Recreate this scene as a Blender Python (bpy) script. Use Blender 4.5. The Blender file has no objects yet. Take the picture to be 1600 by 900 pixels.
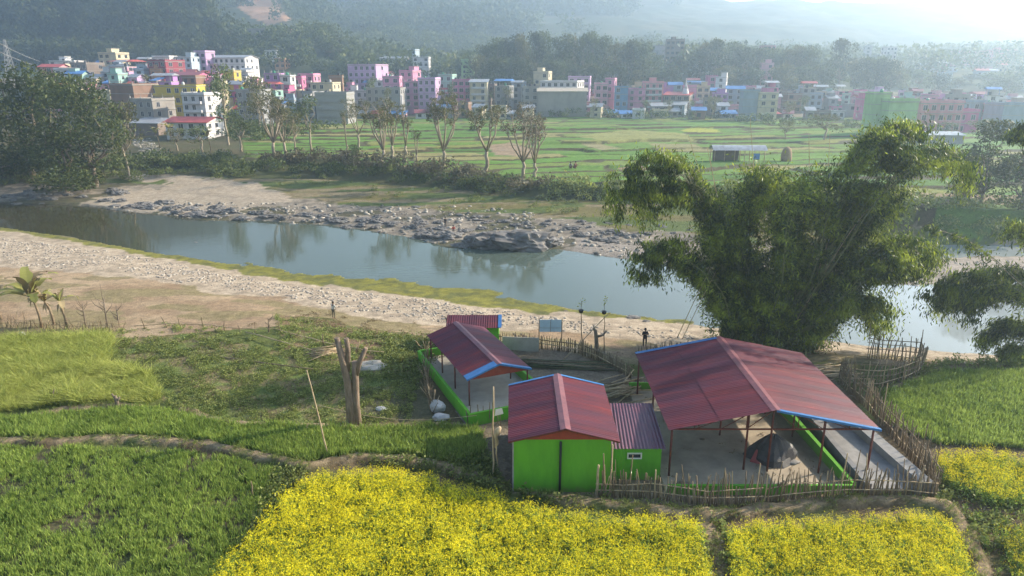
import bpy, math, random
import numpy as np
from mathutils import Vector, Matrix, noise as mnoise

# ------------------------------------------------------------------ camera, light, exposure
F_PX = 1100.0; PITCH = math.radians(17.0); CZ = 25.0
SUN_AZ = math.radians(22)      # from +x towards +y
SUN_EL = math.radians(26)
sc = bpy.context.scene
C = sc.collection
cam_d = bpy.data.cameras.new('camera'); cam = bpy.data.objects.new('camera', cam_d); C.objects.link(cam)
cam.location = (0, 0, CZ); cam.rotation_euler = (math.radians(90) - PITCH, 0, 0)
cam_d.sensor_width = 36; cam_d.lens = 36 * F_PX / 1600; cam_d.clip_end = 20000; cam_d.clip_start = 0.3
sc.camera = cam
w = bpy.data.worlds.new('World'); sc.world = w; w.use_nodes = True
nt = w.node_tree; bg = nt.nodes['Background']
sky = nt.nodes.new('ShaderNodeTexSky'); sky.sky_type = 'NISHITA'; sky.sun_disc = False
sky.sun_elevation = SUN_EL; sky.sun_rotation = math.radians(90) - SUN_AZ
sky.dust_density = 1.2; sky.air_density = 1.2; sky.ozone_density = 1.0
nt.links.new(sky.outputs[0], bg.inputs[0]); bg.inputs[1].default_value = 0.11
sun_d = bpy.data.lights.new('sun', 'SUN'); sun_d.energy = 5.0; sun_d.angle = math.radians(0.6); sun_d.color = (1.0, 0.88, 0.70)
sun = bpy.data.objects.new('sun', sun_d); C.objects.link(sun)
sv = Vector((math.cos(SUN_EL) * math.cos(SUN_AZ), math.cos(SUN_EL) * math.sin(SUN_AZ), math.sin(SUN_EL)))
sun.rotation_euler = sv.to_track_quat('Z', 'Y').to_euler(); sun.location = sv * 200
sc.view_settings.view_transform = 'Standard'; sc.view_settings.look = 'None'
sc.view_settings.exposure = 1.22; sc.view_settings.gamma = 1
sc.render.engine = 'CYCLES'
cy = sc.cycles
cy.use_denoising = True; cy.use_adaptive_sampling = True; cy.adaptive_threshold = 0.02
cy.max_bounces = 5; cy.diffuse_bounces = 2; cy.glossy_bounces = 2; cy.transmission_bounces = 3
cy.volume_bounces = 1; cy.transparent_max_bounces = 8; cy.caustics_reflective = False; cy.caustics_refractive = False
cy.sample_clamp_indirect = 4
HAZE_DENSITY = 0.00066

# ------------------------------------------------------------------ helpers
R = math.radians
rng = np.random.default_rng(7); random.seed(7)
cP, sP = math.cos(PITCH), math.sin(PITCH)
def ray(px, py):
    a = (px - 800) / F_PX; b = -(py - 450) / F_PX
    return (a, cP + b * sP, -sP + b * cP)
def at(px, py, z):
    d = ray(px, py); t = (z - CZ) / d[2]
    return Vector((d[0] * t, d[1] * t, z))
def aty(px, py, y):
    d = ray(px, py); t = y / d[1]
    return Vector((d[0] * t, y, CZ + d[2] * t))
def proj(x, y, z):
    dz = z - CZ; dep = y * cP - dz * sP; up = y * sP + dz * cP
    return 800 + F_PX * x / dep, 450 - F_PX * up / dep

def hash2(ix, iy, s):
    ix = ix.astype(np.int64); iy = iy.astype(np.int64)
    n = (ix * 374761393 + iy * 668265263 + s * 974634777) & 0x7fffffff
    n = ((n ^ (n >> 13)) * 1274126177) & 0x7fffffff
    return ((n ^ (n >> 16)) & 0xffffff) / float(0xffffff)
def vnoise(x, y, s=0):
    x = np.asarray(x, float); y = np.asarray(y, float)
    ix = np.floor(x); iy = np.floor(y); fx = x - ix; fy = y - iy
    fx = fx * fx * (3 - 2 * fx); fy = fy * fy * (3 - 2 * fy)
    a = hash2(ix, iy, s); b = hash2(ix + 1, iy, s); c = hash2(ix, iy + 1, s); d = hash2(ix + 1, iy + 1, s)
    return (a * (1 - fx) + b * fx) * (1 - fy) + (c * (1 - fx) + d * fx) * fy
def fbm(x, y, s=0, o=4):
    t = 0; a = 0.5; n = 0
    for i in range(o):
        t = t + a * vnoise(x * 2**i, y * 2**i, s + i * 17); n += a; a *= 0.5
    return t / n      # 0..1
def sstep(a, b, x):
    t = np.clip((x - a) / (b - a), 0, 1); return t * t * (3 - 2 * t)
def pip(px, py, poly):
    n = len(poly); res = np.zeros(px.shape, bool)
    xs = [p[0] for p in poly]; ys = [p[1] for p in poly]
    m = (px >= min(xs)) & (px <= max(xs)) & (py >= min(ys)) & (py <= max(ys))
    qx = px[m]; qy = py[m]; r = np.zeros(qx.shape, bool)
    j = n - 1
    for i in range(n):
        xi, yi = poly[i]; xj, yj = poly[j]
        if yi != yj:
            c = ((yi > qy) != (yj > qy)) & (qx < (xj - xi) * (qy - yi) / (yj - yi) + xi)
            r ^= c
        j = i
    res[m] = r
    return res
def polydist(x, y, pts):
    d = np.full(x.shape, 1e9)
    for (x0, y0), (x1, y1) in zip(pts[:-1], pts[1:]):
        dx, dy = x1 - x0, y1 - y0; L = dx * dx + dy * dy + 1e-9
        t = np.clip(((x - x0) * dx + (y - y0) * dy) / L, 0, 1)
        d = np.minimum(d, np.hypot(x - x0 - t * dx, y - y0 - t * dy))
    return d

# ---- materials
MATS = {}
def nodes_mat(name):
    m = bpy.data.materials.new(name); m.use_nodes = True
    return m, m.node_tree, m.node_tree.nodes['Principled BSDF']
def mat(name, c1, c2=None, scale=3.0, rough=0.85, bump=0.0, bscale=None, metallic=0.0, stretch=(1, 1, 1), spec=0.3, c3=None, lo=0.35, hi=0.65):
    """noise-mottled surface: c1 and c2 blended by a fractal noise, with a fine second layer"""
    if name in MATS: return MATS[name]
    m, t, b = nodes_mat(name); N = t.nodes; L = t.links
    if c2 is None: c2 = tuple(v * 0.72 for v in c1)
    tc = N.new('ShaderNodeTexCoord'); mp = N.new('ShaderNodeMapping'); mp.inputs['Scale'].default_value = stretch
    L.new(tc.outputs['Object'], mp.inputs[0])
    n = N.new('ShaderNodeTexNoise'); n.inputs['Scale'].default_value = scale; n.inputs['Detail'].default_value = 6; n.inputs['Roughness'].default_value = 0.65
    L.new(mp.outputs[0], n.inputs[0])
    r = N.new('ShaderNodeValToRGB'); r.color_ramp.elements[0].position = lo; r.color_ramp.elements[1].position = hi
    r.color_ramp.elements[0].color = (*c2, 1); r.color_ramp.elements[1].color = (*c1, 1)
    if c3: e = r.color_ramp.elements.new(min(0.98, hi + 0.12)); e.color = (*c3, 1)
    L.new(n.outputs[0], r.inputs[0]); L.new(r.outputs[0], b.inputs['Base Color'])
    b.inputs['Roughness'].default_value = rough; b.inputs['Metallic'].default_value = metallic
    b.inputs['Specular IOR Level'].default_value = spec
    if bump:
        n2 = N.new('ShaderNodeTexNoise'); n2.inputs['Scale'].default_value = bscale or scale * 6; n2.inputs['Detail'].default_value = 5
        L.new(mp.outputs[0], n2.inputs[0])
        bp = N.new('ShaderNodeBump'); bp.inputs['Strength'].default_value = bump; bp.inputs['Distance'].default_value = 0.05
        L.new(n2.outputs[0], bp.inputs['Height']); L.new(bp.outputs[0], b.inputs['Normal'])
    MATS[name] = m
    return m
def leaf_mat(name, dark, light, trans=0.35, rough=0.6, spec=0.25):
    """two-tone leaf, the tone picked per leaf by the 'var' attribute"""
    if name in MATS: return MATS[name]
    m, t, b = nodes_mat(name); N = t.nodes; L = t.links
    a = N.new('ShaderNodeAttribute'); a.attribute_name = 'var'
    oi = N.new('ShaderNodeObjectInfo')
    mx = N.new('ShaderNodeMix'); mx.data_type = 'RGBA'
    mx.inputs['A'].default_value = (*dark, 1); mx.inputs['B'].default_value = (*light, 1)
    L.new(a.outputs['Fac'], mx.inputs['Factor'])
    hs = N.new('ShaderNodeHueSaturation'); L.new(mx.outputs['Result'], hs.inputs['Color'])
    mr = N.new('ShaderNodeMapRange'); mr.inputs['To Min'].default_value = 0.8; mr.inputs['To Max'].default_value = 1.2
    L.new(oi.outputs['Random'], mr.inputs['Value']); L.new(mr.outputs[0], hs.inputs['Value'])
    L.new(hs.outputs[0], b.inputs['Base Color']); b.inputs['Roughness'].default_value = rough; b.inputs['Specular IOR Level'].default_value = spec
    tr = N.new('ShaderNodeBsdfTranslucent'); L.new(hs.outputs[0], tr.inputs[0])
    mix = N.new('ShaderNodeMixShader'); mix.inputs[0].default_value = trans
    L.new(b.outputs[0], mix.inputs[1]); L.new(tr.outputs[0], mix.inputs[2]); L.new(mix.outputs[0], N['Material Output'].inputs['Surface'])
    MATS[name] = m
    return m

def add_var(m, lo=.72, hi=1.35):
    t = m.node_tree; N = t.nodes; L = t.links; b = N['Principled BSDF']; src = b.inputs['Base Color'].links[0].from_socket
    a = N.new('ShaderNodeAttribute'); a.attribute_name = 'var'; mr = N.new('ShaderNodeMapRange'); mr.inputs['To Min'].default_value = lo; mr.inputs['To Max'].default_value = hi; L.new(a.outputs['Fac'], mr.inputs[0])
    x = N.new('ShaderNodeMix'); x.data_type = 'RGBA'; x.blend_type = 'MULTIPLY'; x.inputs['Factor'].default_value = 1; L.new(src, x.inputs['A']); L.new(mr.outputs[0], x.inputs['B']); L.new(x.outputs['Result'], b.inputs['Base Color'])
def add_mud(m, z0, z1, mud=(.16, .12, .07)):
    """dried mud splashed up the foot of a wall"""
    t = m.node_tree; N = t.nodes; L = t.links; b = N['Principled BSDF']; src = b.inputs['Base Color'].links[0].from_socket
    g = N.new('ShaderNodeNewGeometry'); sp = N.new('ShaderNodeSeparateXYZ'); L.new(g.outputs['Position'], sp.inputs[0])
    n = N.new('ShaderNodeTexNoise'); n.inputs['Scale'].default_value = 4; n.inputs['Detail'].default_value = 6; L.new(g.outputs['Position'], n.inputs[0])
    ad = N.new('ShaderNodeMath'); ad.operation = 'MULTIPLY_ADD'; ad.inputs[1].default_value = -1.3; L.new(n.outputs[0], ad.inputs[0]); L.new(sp.outputs['Z'], ad.inputs[2])
    mr = N.new('ShaderNodeMapRange'); mr.inputs['From Min'].default_value = z0 - .65; mr.inputs['From Max'].default_value = z1 - .65; mr.inputs['To Min'].default_value = .75; mr.inputs['To Max'].default_value = 0; L.new(ad.outputs[0], mr.inputs[0])
    x = N.new('ShaderNodeMix'); x.data_type = 'RGBA'; x.inputs['B'].default_value = (*mud, 1); L.new(src, x.inputs['A']); L.new(mr.outputs[0], x.inputs['Factor']); L.new(x.outputs['Result'], b.inputs['Base Color'])
# ---- mesh helpers
def raw_mesh(name, V, F, mats, var=None, midx=None, smooth=False):
    V = np.asarray(V, np.float32); F = np.asarray(F, np.int32)
    me = bpy.data.meshes.new(name); k = F.shape[1]
    me.vertices.add(len(V)); me.vertices.foreach_set('co', V.ravel())
    me.loops.add(F.size); me.loops.foreach_set('vertex_index', F.ravel())
    me.polygons.add(len(F)); me.polygons.foreach_set('loop_start', np.arange(0, F.size, k, dtype=np.int32))
    me.polygons.foreach_set('loop_total', np.full(len(F), k, np.int32))
    if not isinstance(mats, (list, tuple)): mats = [mats]
    for m in mats: me.materials.append(m)
    if midx is not None: me.polygons.foreach_set('material_index', np.asarray(midx, np.int32))
    if smooth: me.polygons.foreach_set('use_smooth', np.ones(len(F), bool))
    if var is not None:
        a = me.attributes.new('var', 'FLOAT', 'POINT'); a.data.foreach_set('value', np.asarray(var, np.float32))
    me.update(calc_edges=True)
    return me
def link(name, me, parent=None, loc=None, rz=0.0):
    o = bpy.data.objects.new(name, me); C.objects.link(o)
    if parent: o.parent = parent
    if loc is not None: o.location = loc
    if rz: o.rotation_euler = (0, 0, rz)
    return o
def tag(o, label=None, cat=None, group=None, kind=None):
    if label: o['label'] = label
    if cat: o['category'] = cat
    if group: o['group'] = group
    if kind: o['kind'] = kind
    return o
def thing(name, label, cat, loc=(0, 0, 0), rz=0.0, group=None):
    o = bpy.data.objects.new(name, None); C.objects.link(o); o.location = loc; o.rotation_euler = (0, 0, rz)
    o.empty_display_size = 0.2
    return tag(o, label, cat, group)
def kids(o):
    return [c for c in list(KIDS.get(o.name, []))]
KIDS = {}
def part(name, me, parent, label=None, **k):
    o = link(name, me, parent, **k); KIDS.setdefault(parent.name, []).append(o)
    if label: o['label'] = label
    return o
def copy_tree(o, parent=None):
    c = o.copy(); C.objects.link(c)
    if parent: c.parent = parent; KIDS.setdefault(parent.name, []).append(c)
    for ch in kids(o): copy_tree(ch, c)
    return c

class MB:
    """collects boxes, prisms and tubes into one mesh"""
    def __init__(s): s.v = []; s.f = []; s.m = []; s.sm = []
    def add(s, vs, fs, m=0, smooth=False):
        n = len(s.v); s.v += [tuple(v) for v in vs]
        for f in fs: s.f.append(tuple(i + n for i in f)); s.m.append(m); s.sm.append(smooth)
        return s
    def box(s, x0, x1, y0, y1, z0, z1, m=0, rz=0.0, c=None):
        P = [(x, y, z) for z in (z0, z1) for y in (y0, y1) for x in (x0, x1)]
        if rz:
            cx, cy = c or ((x0 + x1) / 2, (y0 + y1) / 2); a, b = math.cos(rz), math.sin(rz)
            P = [(cx + (x - cx) * a - (y - cy) * b, cy + (x - cx) * b + (y - cy) * a, z) for x, y, z in P]
        return s.add(P, [(0, 2, 3, 1), (4, 5, 7, 6), (0, 1, 5, 4), (2, 6, 7, 3), (0, 4, 6, 2), (1, 3, 7, 5)], m)
    def beam(s, a, b, wd, ht, m=0):
        a = Vector(a); b = Vector(b); d = (b - a).normalized()
        up = Vector((0, 0, 1)) if abs(d.z) < 0.95 else Vector((0, 1, 0))
        sx = d.cross(up).normalized() * wd / 2; u = sx.cross(d).normalized() * ht / 2
        P = [p + i * sx + j * u for p in (a, b) for i, j in ((-1, -1), (1, -1), (1, 1), (-1, 1))]
        return s.add(P, [(0, 1, 2, 3), (7, 6, 5, 4), (0, 4, 5, 1), (1, 5, 6, 2), (2, 6, 7, 3), (3, 7, 4, 0)], m)
    def tube(s, pts, rs, seg=6, m=0, cap=True):
        pts = [Vector(p) for p in pts]
        if not isinstance(rs, (list, tuple)): rs = [rs] * len(pts)
        n = len(s.v); u = None
        for i, p in enumerate(pts):
            d = (pts[min(i + 1, len(pts) - 1)] - pts[max(i - 1, 0)])
            d = d.normalized() if d.length > 1e-9 else Vector((0, 0, 1))
            if u is None: u = d.orthogonal().normalized()
            else:
                u = u - d * u.dot(d); u = u.normalized() if u.length > 1e-6 else d.orthogonal().normalized()
            v = d.cross(u)
            for k in range(seg):
                a = 2 * math.pi * k / seg; s.v.append(tuple(p + (u * math.cos(a) + v * math.sin(a)) * rs[i]))
        for i in range(len(pts) - 1):
            for k in range(seg):
                a = n + i * seg + k; b = n + i * seg + (k + 1) % seg
                s.f.append((a, b, b + seg, a + seg)); s.m.append(m); s.sm.append(True)
        if cap:
            s.f.append(tuple(n + k for k in range(seg))[::-1]); s.m.append(m); s.sm.append(False)
            s.f.append(tuple(n + (len(pts) - 1) * seg + k for k in range(seg))); s.m.append(m); s.sm.append(False)
        return s
    def mesh(s, name, mats):
        me = bpy.data.meshes.new(name); me.from_pydata(s.v, [], s.f)
        if not isinstance(mats, (list, tuple)): mats = [mats]
        for m in mats: me.materials.append(m)
        me.polygons.foreach_set('material_index', s.m); me.polygons.foreach_set('use_smooth', s.sm)
        me.update(); return me
    def build(s, name, mats, parent=None, label=None, **k):
        me = s.mesh(name, mats)
        return part(name, me, parent, label, **k) if parent else link(name, me, **k)

def rand_unit(n):
    v = rng.normal(size=(n, 3)); return v / np.linalg.norm(v, axis=1)[:, None]
def cards(P, ln, wd, A=None, spread=1.0):
    """rhombic leaves: P centres, ln half length, wd half width, A optional main direction"""
    n = len(P); a = rand_unit(n)
    if A is not None:
        a = A + a * spread; a /= np.linalg.norm(a, axis=1)[:, None] + 1e-9
    b = np.cross(a, rand_unit(n)); b /= np.linalg.norm(b, axis=1)[:, None] + 1e-9
    ln = np.broadcast_to(np.asarray(ln, float).reshape(-1, 1), (n, 1)); wd = np.broadcast_to(np.asarray(wd, float).reshape(-1, 1), (n, 1))
    V = np.stack([P - a * ln, P + b * wd, P + a * ln, P - b * wd], 1).reshape(-1, 3)
    F = np.arange(4 * n).reshape(n, 4)
    return V, F
def scatter(tmpls, P, S, rz, tilt=0.0, zs=None):
    """tmpls: list of (V,F,var,midx); places one template at every P. returns V,F,var,midx"""
    n = len(P); which = rng.integers(0, len(tmpls), n); VV = []; FF = []; AA = []; MM = []; off = 0
    S = np.broadcast_to(np.asarray(S, float), (n,)); zs = S if zs is None else zs
    for k, (V, F, var, mi) in enumerate(tmpls):
        ids = np.nonzero(which == k)[0]
        if len(ids) == 0: continue
        c = np.cos(rz[ids])[:, None]; s_ = np.sin(rz[ids])[:, None]
        x = V[None, :, 0] * S[ids][:, None]; y = V[None, :, 1] * S[ids][:, None]; z = V[None, :, 2] * zs[ids][:, None]
        tx = rng.normal(0, 1, (len(ids), 1)) * tilt; ty = rng.normal(0, 1, (len(ids), 1)) * tilt
        X = x * c - y * s_ + z * tx; Y = x * s_ + y * c + z * ty
        W = np.stack([X + P[ids, 0][:, None], Y + P[ids, 1][:, None], z + P[ids, 2][:, None]], 2)
        VV.append(W.reshape(-1, 3)); nv = len(V)
        FF.append((F[None] + (np.arange(len(ids)) * nv)[:, None, None] + off).reshape(-1, F.shape[1]))
        off += nv * len(ids)
        pr = rng.normal(0, 0.16, (len(ids), 1))
        AA.append(np.clip(var[None] + pr, 0, 1).reshape(-1)); MM.append(np.tile(mi, len(ids)))
    return np.concatenate(VV), np.concatenate(FF), np.concatenate(AA), np.concatenate(MM)

# ------------------------------------------------------------------ terrain
PXC = [0, 170, 330, 350, 450, 505, 560, 700, 850, 1000, 1150, 1300, 1450, 1600]
def U(px, py=120):
    d = ray(px, py); return d[0] / d[1]
def line_px(pts, z=None):
    P = [at(p[0], p[1], p[2] if z is None else z) for p in pts]
    a = [(p.x / p.y, p.y, p.z) for p in P]; a.sort()
    return np.array(a)
def line_d(D, zs):
    return np.array([(U(px), D, z) for px, z in zip(PXC, zs)])
NEAR_SHORE = [(-300, 335), (0, 357), (120, 375), (230, 395), (330, 410), (420, 425), (500, 437), (560, 441), (700, 458), (830, 477), (900, 487), (1000, 498), (1100, 508), (1200, 520), (1350, 538), (1560, 553), (1900, 560)]
FAR_SHORE = [(-300, 305), (0, 316), (50, 318), (130, 322), (190, 330), (250, 337), (330, 345), (400, 345), (470, 350), (560, 358), (650, 375), (700, 388), (870, 391), (900, 395), (1000, 410), (1080, 422), (1250, 440), (1430, 447), (1600, 440), (1900, 435)]
LINES = [
 np.array([(-1.6, 9, 2.2), (1.6, 9, 2.2)]),
 line_px([(-300, 520), (0, 522), (200, 522), (430, 505), (560, 545), (660, 565), (700, 545), (780, 530), (1000, 560), (1200, 560), (1300, 555), (1450, 568), (1600, 576), (1900, 580)], 2.2),
 line_px([(-300, 440), (0, 445), (200, 460), (400, 482), (520, 505), (650, 518), (780, 524), (1000, 548), (1200, 548), (1450, 564), (1600, 573), (1900, 577)], 1.7),
 line_px([(-300, 400), (0, 418), (200, 432), (330, 455), (430, 470), (560, 492), (680, 507), (800, 516), (900, 524), (1050, 538), (1200, 540), (1450, 560), (1600, 570), (1900, 573)], 1.2),
 line_px([(x, y + 5) for x, y in NEAR_SHORE], 0.12),
 line_px(NEAR_SHORE, 0.0),
 line_px([(x, y - (18 if x < 400 else 30)) for x, y in NEAR_SHORE], -0.9),
 line_px([(x, y + 12) for x, y in FAR_SHORE], -0.9),
 line_px(FAR_SHORE, 0.0),
 line_px([(-300, 303, .4), (0, 312, .4), (250, 330, .4), (400, 338, .5), (600, 345, .6), (720, 372, .5), (880, 378, .5), (1000, 400, .4), (1150, 412, .5), (1300, 420, .6), (1430, 425, .6), (1600, 422, .6), (1900, 422, .6)]),
 line_px([(-300, 296, .8), (0, 300, .8), (250, 318, .7), (400, 328, .8), (600, 338, .9), (720, 352, .9), (880, 368, .8), (1000, 385, .8), (1150, 397, .5), (1300, 403, .3), (1430, 404, .05), (1600, 402, .05), (1900, 402, .05)]),
 line_px([(-300, 290, 1.2), (0, 292, 1.2), (250, 300, 1.2), (400, 318, 1.2), (600, 330, 1.2), (720, 342, 1.2), (880, 358, 1.1), (1000, 372, 1.1), (1150, 385, .6), (1300, 390, -.1), (1430, 392, -.5), (1600, 392, -.5), (1900, 392, -.5)]),
 line_px([(-300, 284, 1.6), (0, 285, 1.6), (250, 290, 1.6), (400, 308, 1.6), (600, 322, 1.5), (720, 332, 1.6), (880, 345, 1.6), (1000, 358, 1.6), (1150, 372, 1.4), (1300, 380, .4), (1430, 381, .1), (1600, 381, .1), (1900, 381, .1)]),
 line_px([(-300, 276), (0, 278), (250, 272), (400, 280), (500, 280), (600, 288), (700, 296), (850, 312), (1000, 314), (1150, 322), (1300, 340), (1430, 350), (1600, 354), (1900, 356)], 2.4),
 line_px([(-300, 262), (0, 262), (200, 240), (350, 242), (400, 248), (500, 243), (600, 257), (700, 264), (850, 284), (1000, 286), (1150, 292), (1300, 312), (1430, 327), (1600, 332), (1900, 332)], 4.8),
 line_px([(-300, 248), (0, 248), (200, 215), (350, 228), (500, 230), (700, 246), (850, 262), (1000, 266), (1300, 290), (1600, 305), (1900, 305)], 5.1),
 line_px([(-300, 205), (0, 205), (1600, 205), (1900, 205)], 5.9),
 line_d(300, [9, 13, 13, 12, 6.5, 6.1, 6, 6, 6, 6, 6, 6, 6, 6]),
 line_d(380, [17, 20, 19, 17, 10, 8, 7.5, 7.5, 7.5, 7.5, 7.5, 7.5, 8, 8]),
 line_d(450, [22, 26, 24, 22, 24, 20, 16, 18, 20, 21, 20, 17, 13, 13]),
 line_d(540, [28, 28, 30, 42, 46, 47, 32, 20, 24, 28, 26, 22, 24, 25]),
 line_d(600, [75, 78, 66, 50, 48, 52, 32, 24, 27, 30, 30, 24, 30, 31]),
 line_d(690, [122, 126, 112, 42, 42, 40, 34, 30, 31, 33, 32, 28, 34, 36]),
 line_d(900, [130, 135, 125, 95, 98, 78, 62, 58, 54, 50, 45, 40, 40, 40]),
 line_d(1200, [160, 165, 160, 150, 155, 130, 118, 118, 110, 104, 100, 96, 92, 90]),
 line_d(1600, [182, 182, 182, 182, 182, 182, 182, 182, 178, 174, 168, 164, 162]),
 line_d(1800, [184, 184, 184, 184, 184, 184, 184, 184, 184, 180, 176, 172, 168, 166]),
]
BUNDS = [
 ([(-200, 688), (0, 690), (110, 688), (200, 685), (270, 690), (330, 697), (400, 712), (450, 724), (480, 728), (560, 716), (640, 718), (690, 728), (760, 750), (860, 777), (960, 790), (1060, 800), (1100, 806), (1180, 798), (1300, 781), (1420, 779), (1475, 788), (1510, 830), (1560, 985)], 0.32, 0.45),
 ([(60, 650), (100, 637), (180, 630), (215, 634)], 0.2, 0.35),
 ([(285, 638), (330, 655), (345, 662), (420, 664), (560, 668), (660, 664), (735, 664)], 0.2, 0.4),
 ([(1098, 806), (1118, 850), (1130, 985)], 0.12, 0.5),
 ([(1400, 604), (1440, 590), (1462, 572), (1540, 570), (1650, 578)], 0.2, 0.35),
]
BW = [([(at(x, y, 2.3).x, at(x, y, 2.3).y) for x, y in p], h, wd) for p, h, wd in BUNDS]
def Z(x, y):
    x = np.atleast_1d(np.asarray(x, float)); y = np.atleast_1d(np.asarray(y, float))
    u = np.clip(x / np.maximum(y, 5), -1.5, 1.5)
    prevy = np.zeros_like(u); prevz = np.full_like(u, 2.2); z = np.full_like(u, 2.2)
    for k, Ln in enumerate(LINES):
        yy = np.interp(u, Ln[:, 0], Ln[:, 1]); zz = np.interp(u, Ln[:, 0], Ln[:, 2])
        yy = np.maximum(yy, prevy + 0.35)
        m = (y >= prevy) & (y < yy)
        t = np.clip((y - prevy) / (yy - prevy), 0, 1)
        if k > 3: t = t * t * (3 - 2 * t) * 0.5 + t * 0.5
        z = np.where(m, prevz + (zz - prevz) * t, z)
        prevy, prevz = yy, zz
    z = np.where(y >= prevy, prevz, z)
    # roughness of the ground
    amp = np.interp(y, [10, 60, 150, 260, 420, 560, 1600], [0.10, 0.14, 0.30, 0.25, 2.0, 9, 26])
    sc1 = np.interp(y, [10, 60, 150, 400, 1600], [2.5, 4, 8, 40, 120])
    for wgt, s_, sd in ((1, 3.0, 1), (1, 9.0, 2), (1, 60.0, 3)):
        pass
    z = z + (fbm(x / 2.7, y / 2.7, 1) - .5) * 0.16 * (y < 200) + (fbm(x / 11, y / 11, 2) - .5) * np.clip(amp, 0, .5)
    z = z + (fbm(x / 60, y / 60, 3) - .5) * np.clip(amp - 0.3, 0, 40) * sstep(400, 700, y) * 1.0
    nearm = (y < 75)
    if nearm.any():
        xs, ys = x[nearm], y[nearm]; zz = z[nearm]
        xw = xs + (fbm(xs / 1.5, ys / 1.5, 5) - .5) * 0.7; yw = ys + (fbm(xs / 1.5, ys / 1.5, 6) - .5) * 0.7
        for pts, h, wd in BW:
            d = polydist(xw, yw, pts); zz = zz + h * (1 - sstep(wd * 0.55, wd * 1.4, d))
        # level pad for the compound
        pad = sstep(0, 1.5, np.minimum.reduce([xs + 1.0, 26 - xs, ys - 34.0, 57 - ys]))
        zz = zz * (1 - pad) + 2.0 * pad + pad * (fbm(xs / 1.2, ys / 1.2, 8) - .5) * .06
        z[nearm] = zz
    # terraced plots between the far bank and the town
    px, py = proj(x, y, z)
    f = sstep(0, 4, y - np.interp(u, LINES[15][:, 0], LINES[15][:, 1])) * (1 - sstep(275, 300, y)) * (px > 380)
    q, e, cx, cz = plots(x, y)
    z = z + f * ((q - .5) * 0.9 - 0.25 * (e < 0.5))
    return z
def plots(x, y):
    """field plots beyond the river: id value, distance to the edge, ids"""
    X = x * 0.97 + y * 0.25 + (fbm(x / 30, y / 30, 31) - .5) * 16; Y = y * 0.97 - x * 0.18 + (fbm(x / 40, y / 25, 32) - .5) * 22
    row = np.floor(Y / 7.5); fy = Y - row * 7.5
    wd = 22 + 40 * hash2(row, row * 0 + 3, 5)
    ox = hash2(row, row * 0 + 9, 6) * 40
    col = np.floor((X + ox) / wd); fx = (X + ox) - col * wd
    q = hash2(row, col, 12)
    e = np.minimum(np.minimum(fy, 7.5 - fy), np.minimum(fx, wd - fx))
    return q, e, row, col
def z1(x, y): return float(Z([x], [y])[0])
def ground_at(px, py):
    """the point of the terrain that shows at a pixel of the photograph"""
    d = ray(px, py); ts = np.geomspace(12, 1700, 1400) / d[1]
    g = Z(d[0] * ts, d[1] * ts); h = CZ + d[2] * ts
    i = int(np.argmax(h <= g)); i = max(i, 1)
    return Vector((d[0] * ts[i], d[1] * ts[i], float(g[i])))
def atD(px, D):
    u = U(px); return Vector((u * D, D, z1(u * D, D)))

POLY = dict(
 mustard_a=[(315, 985), (345, 905), (395, 845), (436, 798), (486, 757), (600, 748), (680, 760), (755, 786), (860, 812), (980, 822), (1082, 831), (1100, 860), (1116, 985)],
 mustard_b=[(1138, 838), (1300, 823), (1420, 818), (1470, 824), (1500, 855), (1545, 985), (1150, 985)],
 mustard_c=[(1464, 722), (1540, 716), (1640, 728), (1640, 800), (1560, 792), (1492, 770), (1466, 742)],
 mustard_d=[(1560, 840), (1640, 820), (1640, 985), (1600, 985)],
 wheat_a=[(-60, 700), (200, 699), (350, 713), (438, 738), (426, 790), (378, 850), (330, 985), (-60, 985)],
 wheat_b=[(-60, 655), (60, 652), (150, 642), (250, 640), (330, 660), (480, 670), (600, 670), (745, 668), (757, 700), (742, 724), (690, 722), (560, 712), (480, 722), (420, 712), (330, 694), (200, 682), (-60, 685)],
 pale=[(-60, 534), (175, 525), (168, 570), (240, 590), (252, 620), (230, 632), (100, 632), (-60, 650)],
 weedy=[(178, 528), (300, 522), (400, 540), (560, 578), (650, 604), (640, 655), (560, 660), (350, 656), (255, 632), (248, 590), (172, 570)],
 wheat_r=[(1385, 612), (1470, 580), (1640, 580), (1640, 700), (1470, 695), (1380, 660)],
 plough=[(1480, 775), (1560, 795), (1640, 800), (1640, 830), (1560, 850), (1525, 830)],
 verge=[(430, 490), (520, 500), (560, 510), (640, 520), (680, 540), (650, 600), (560, 575), (440, 545)],
 compound=[(690, 548), (785, 528), (900, 553), (990, 588), (1300, 590), (1460, 775), (1060, 790), (800, 770), (740, 660)],
)

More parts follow.
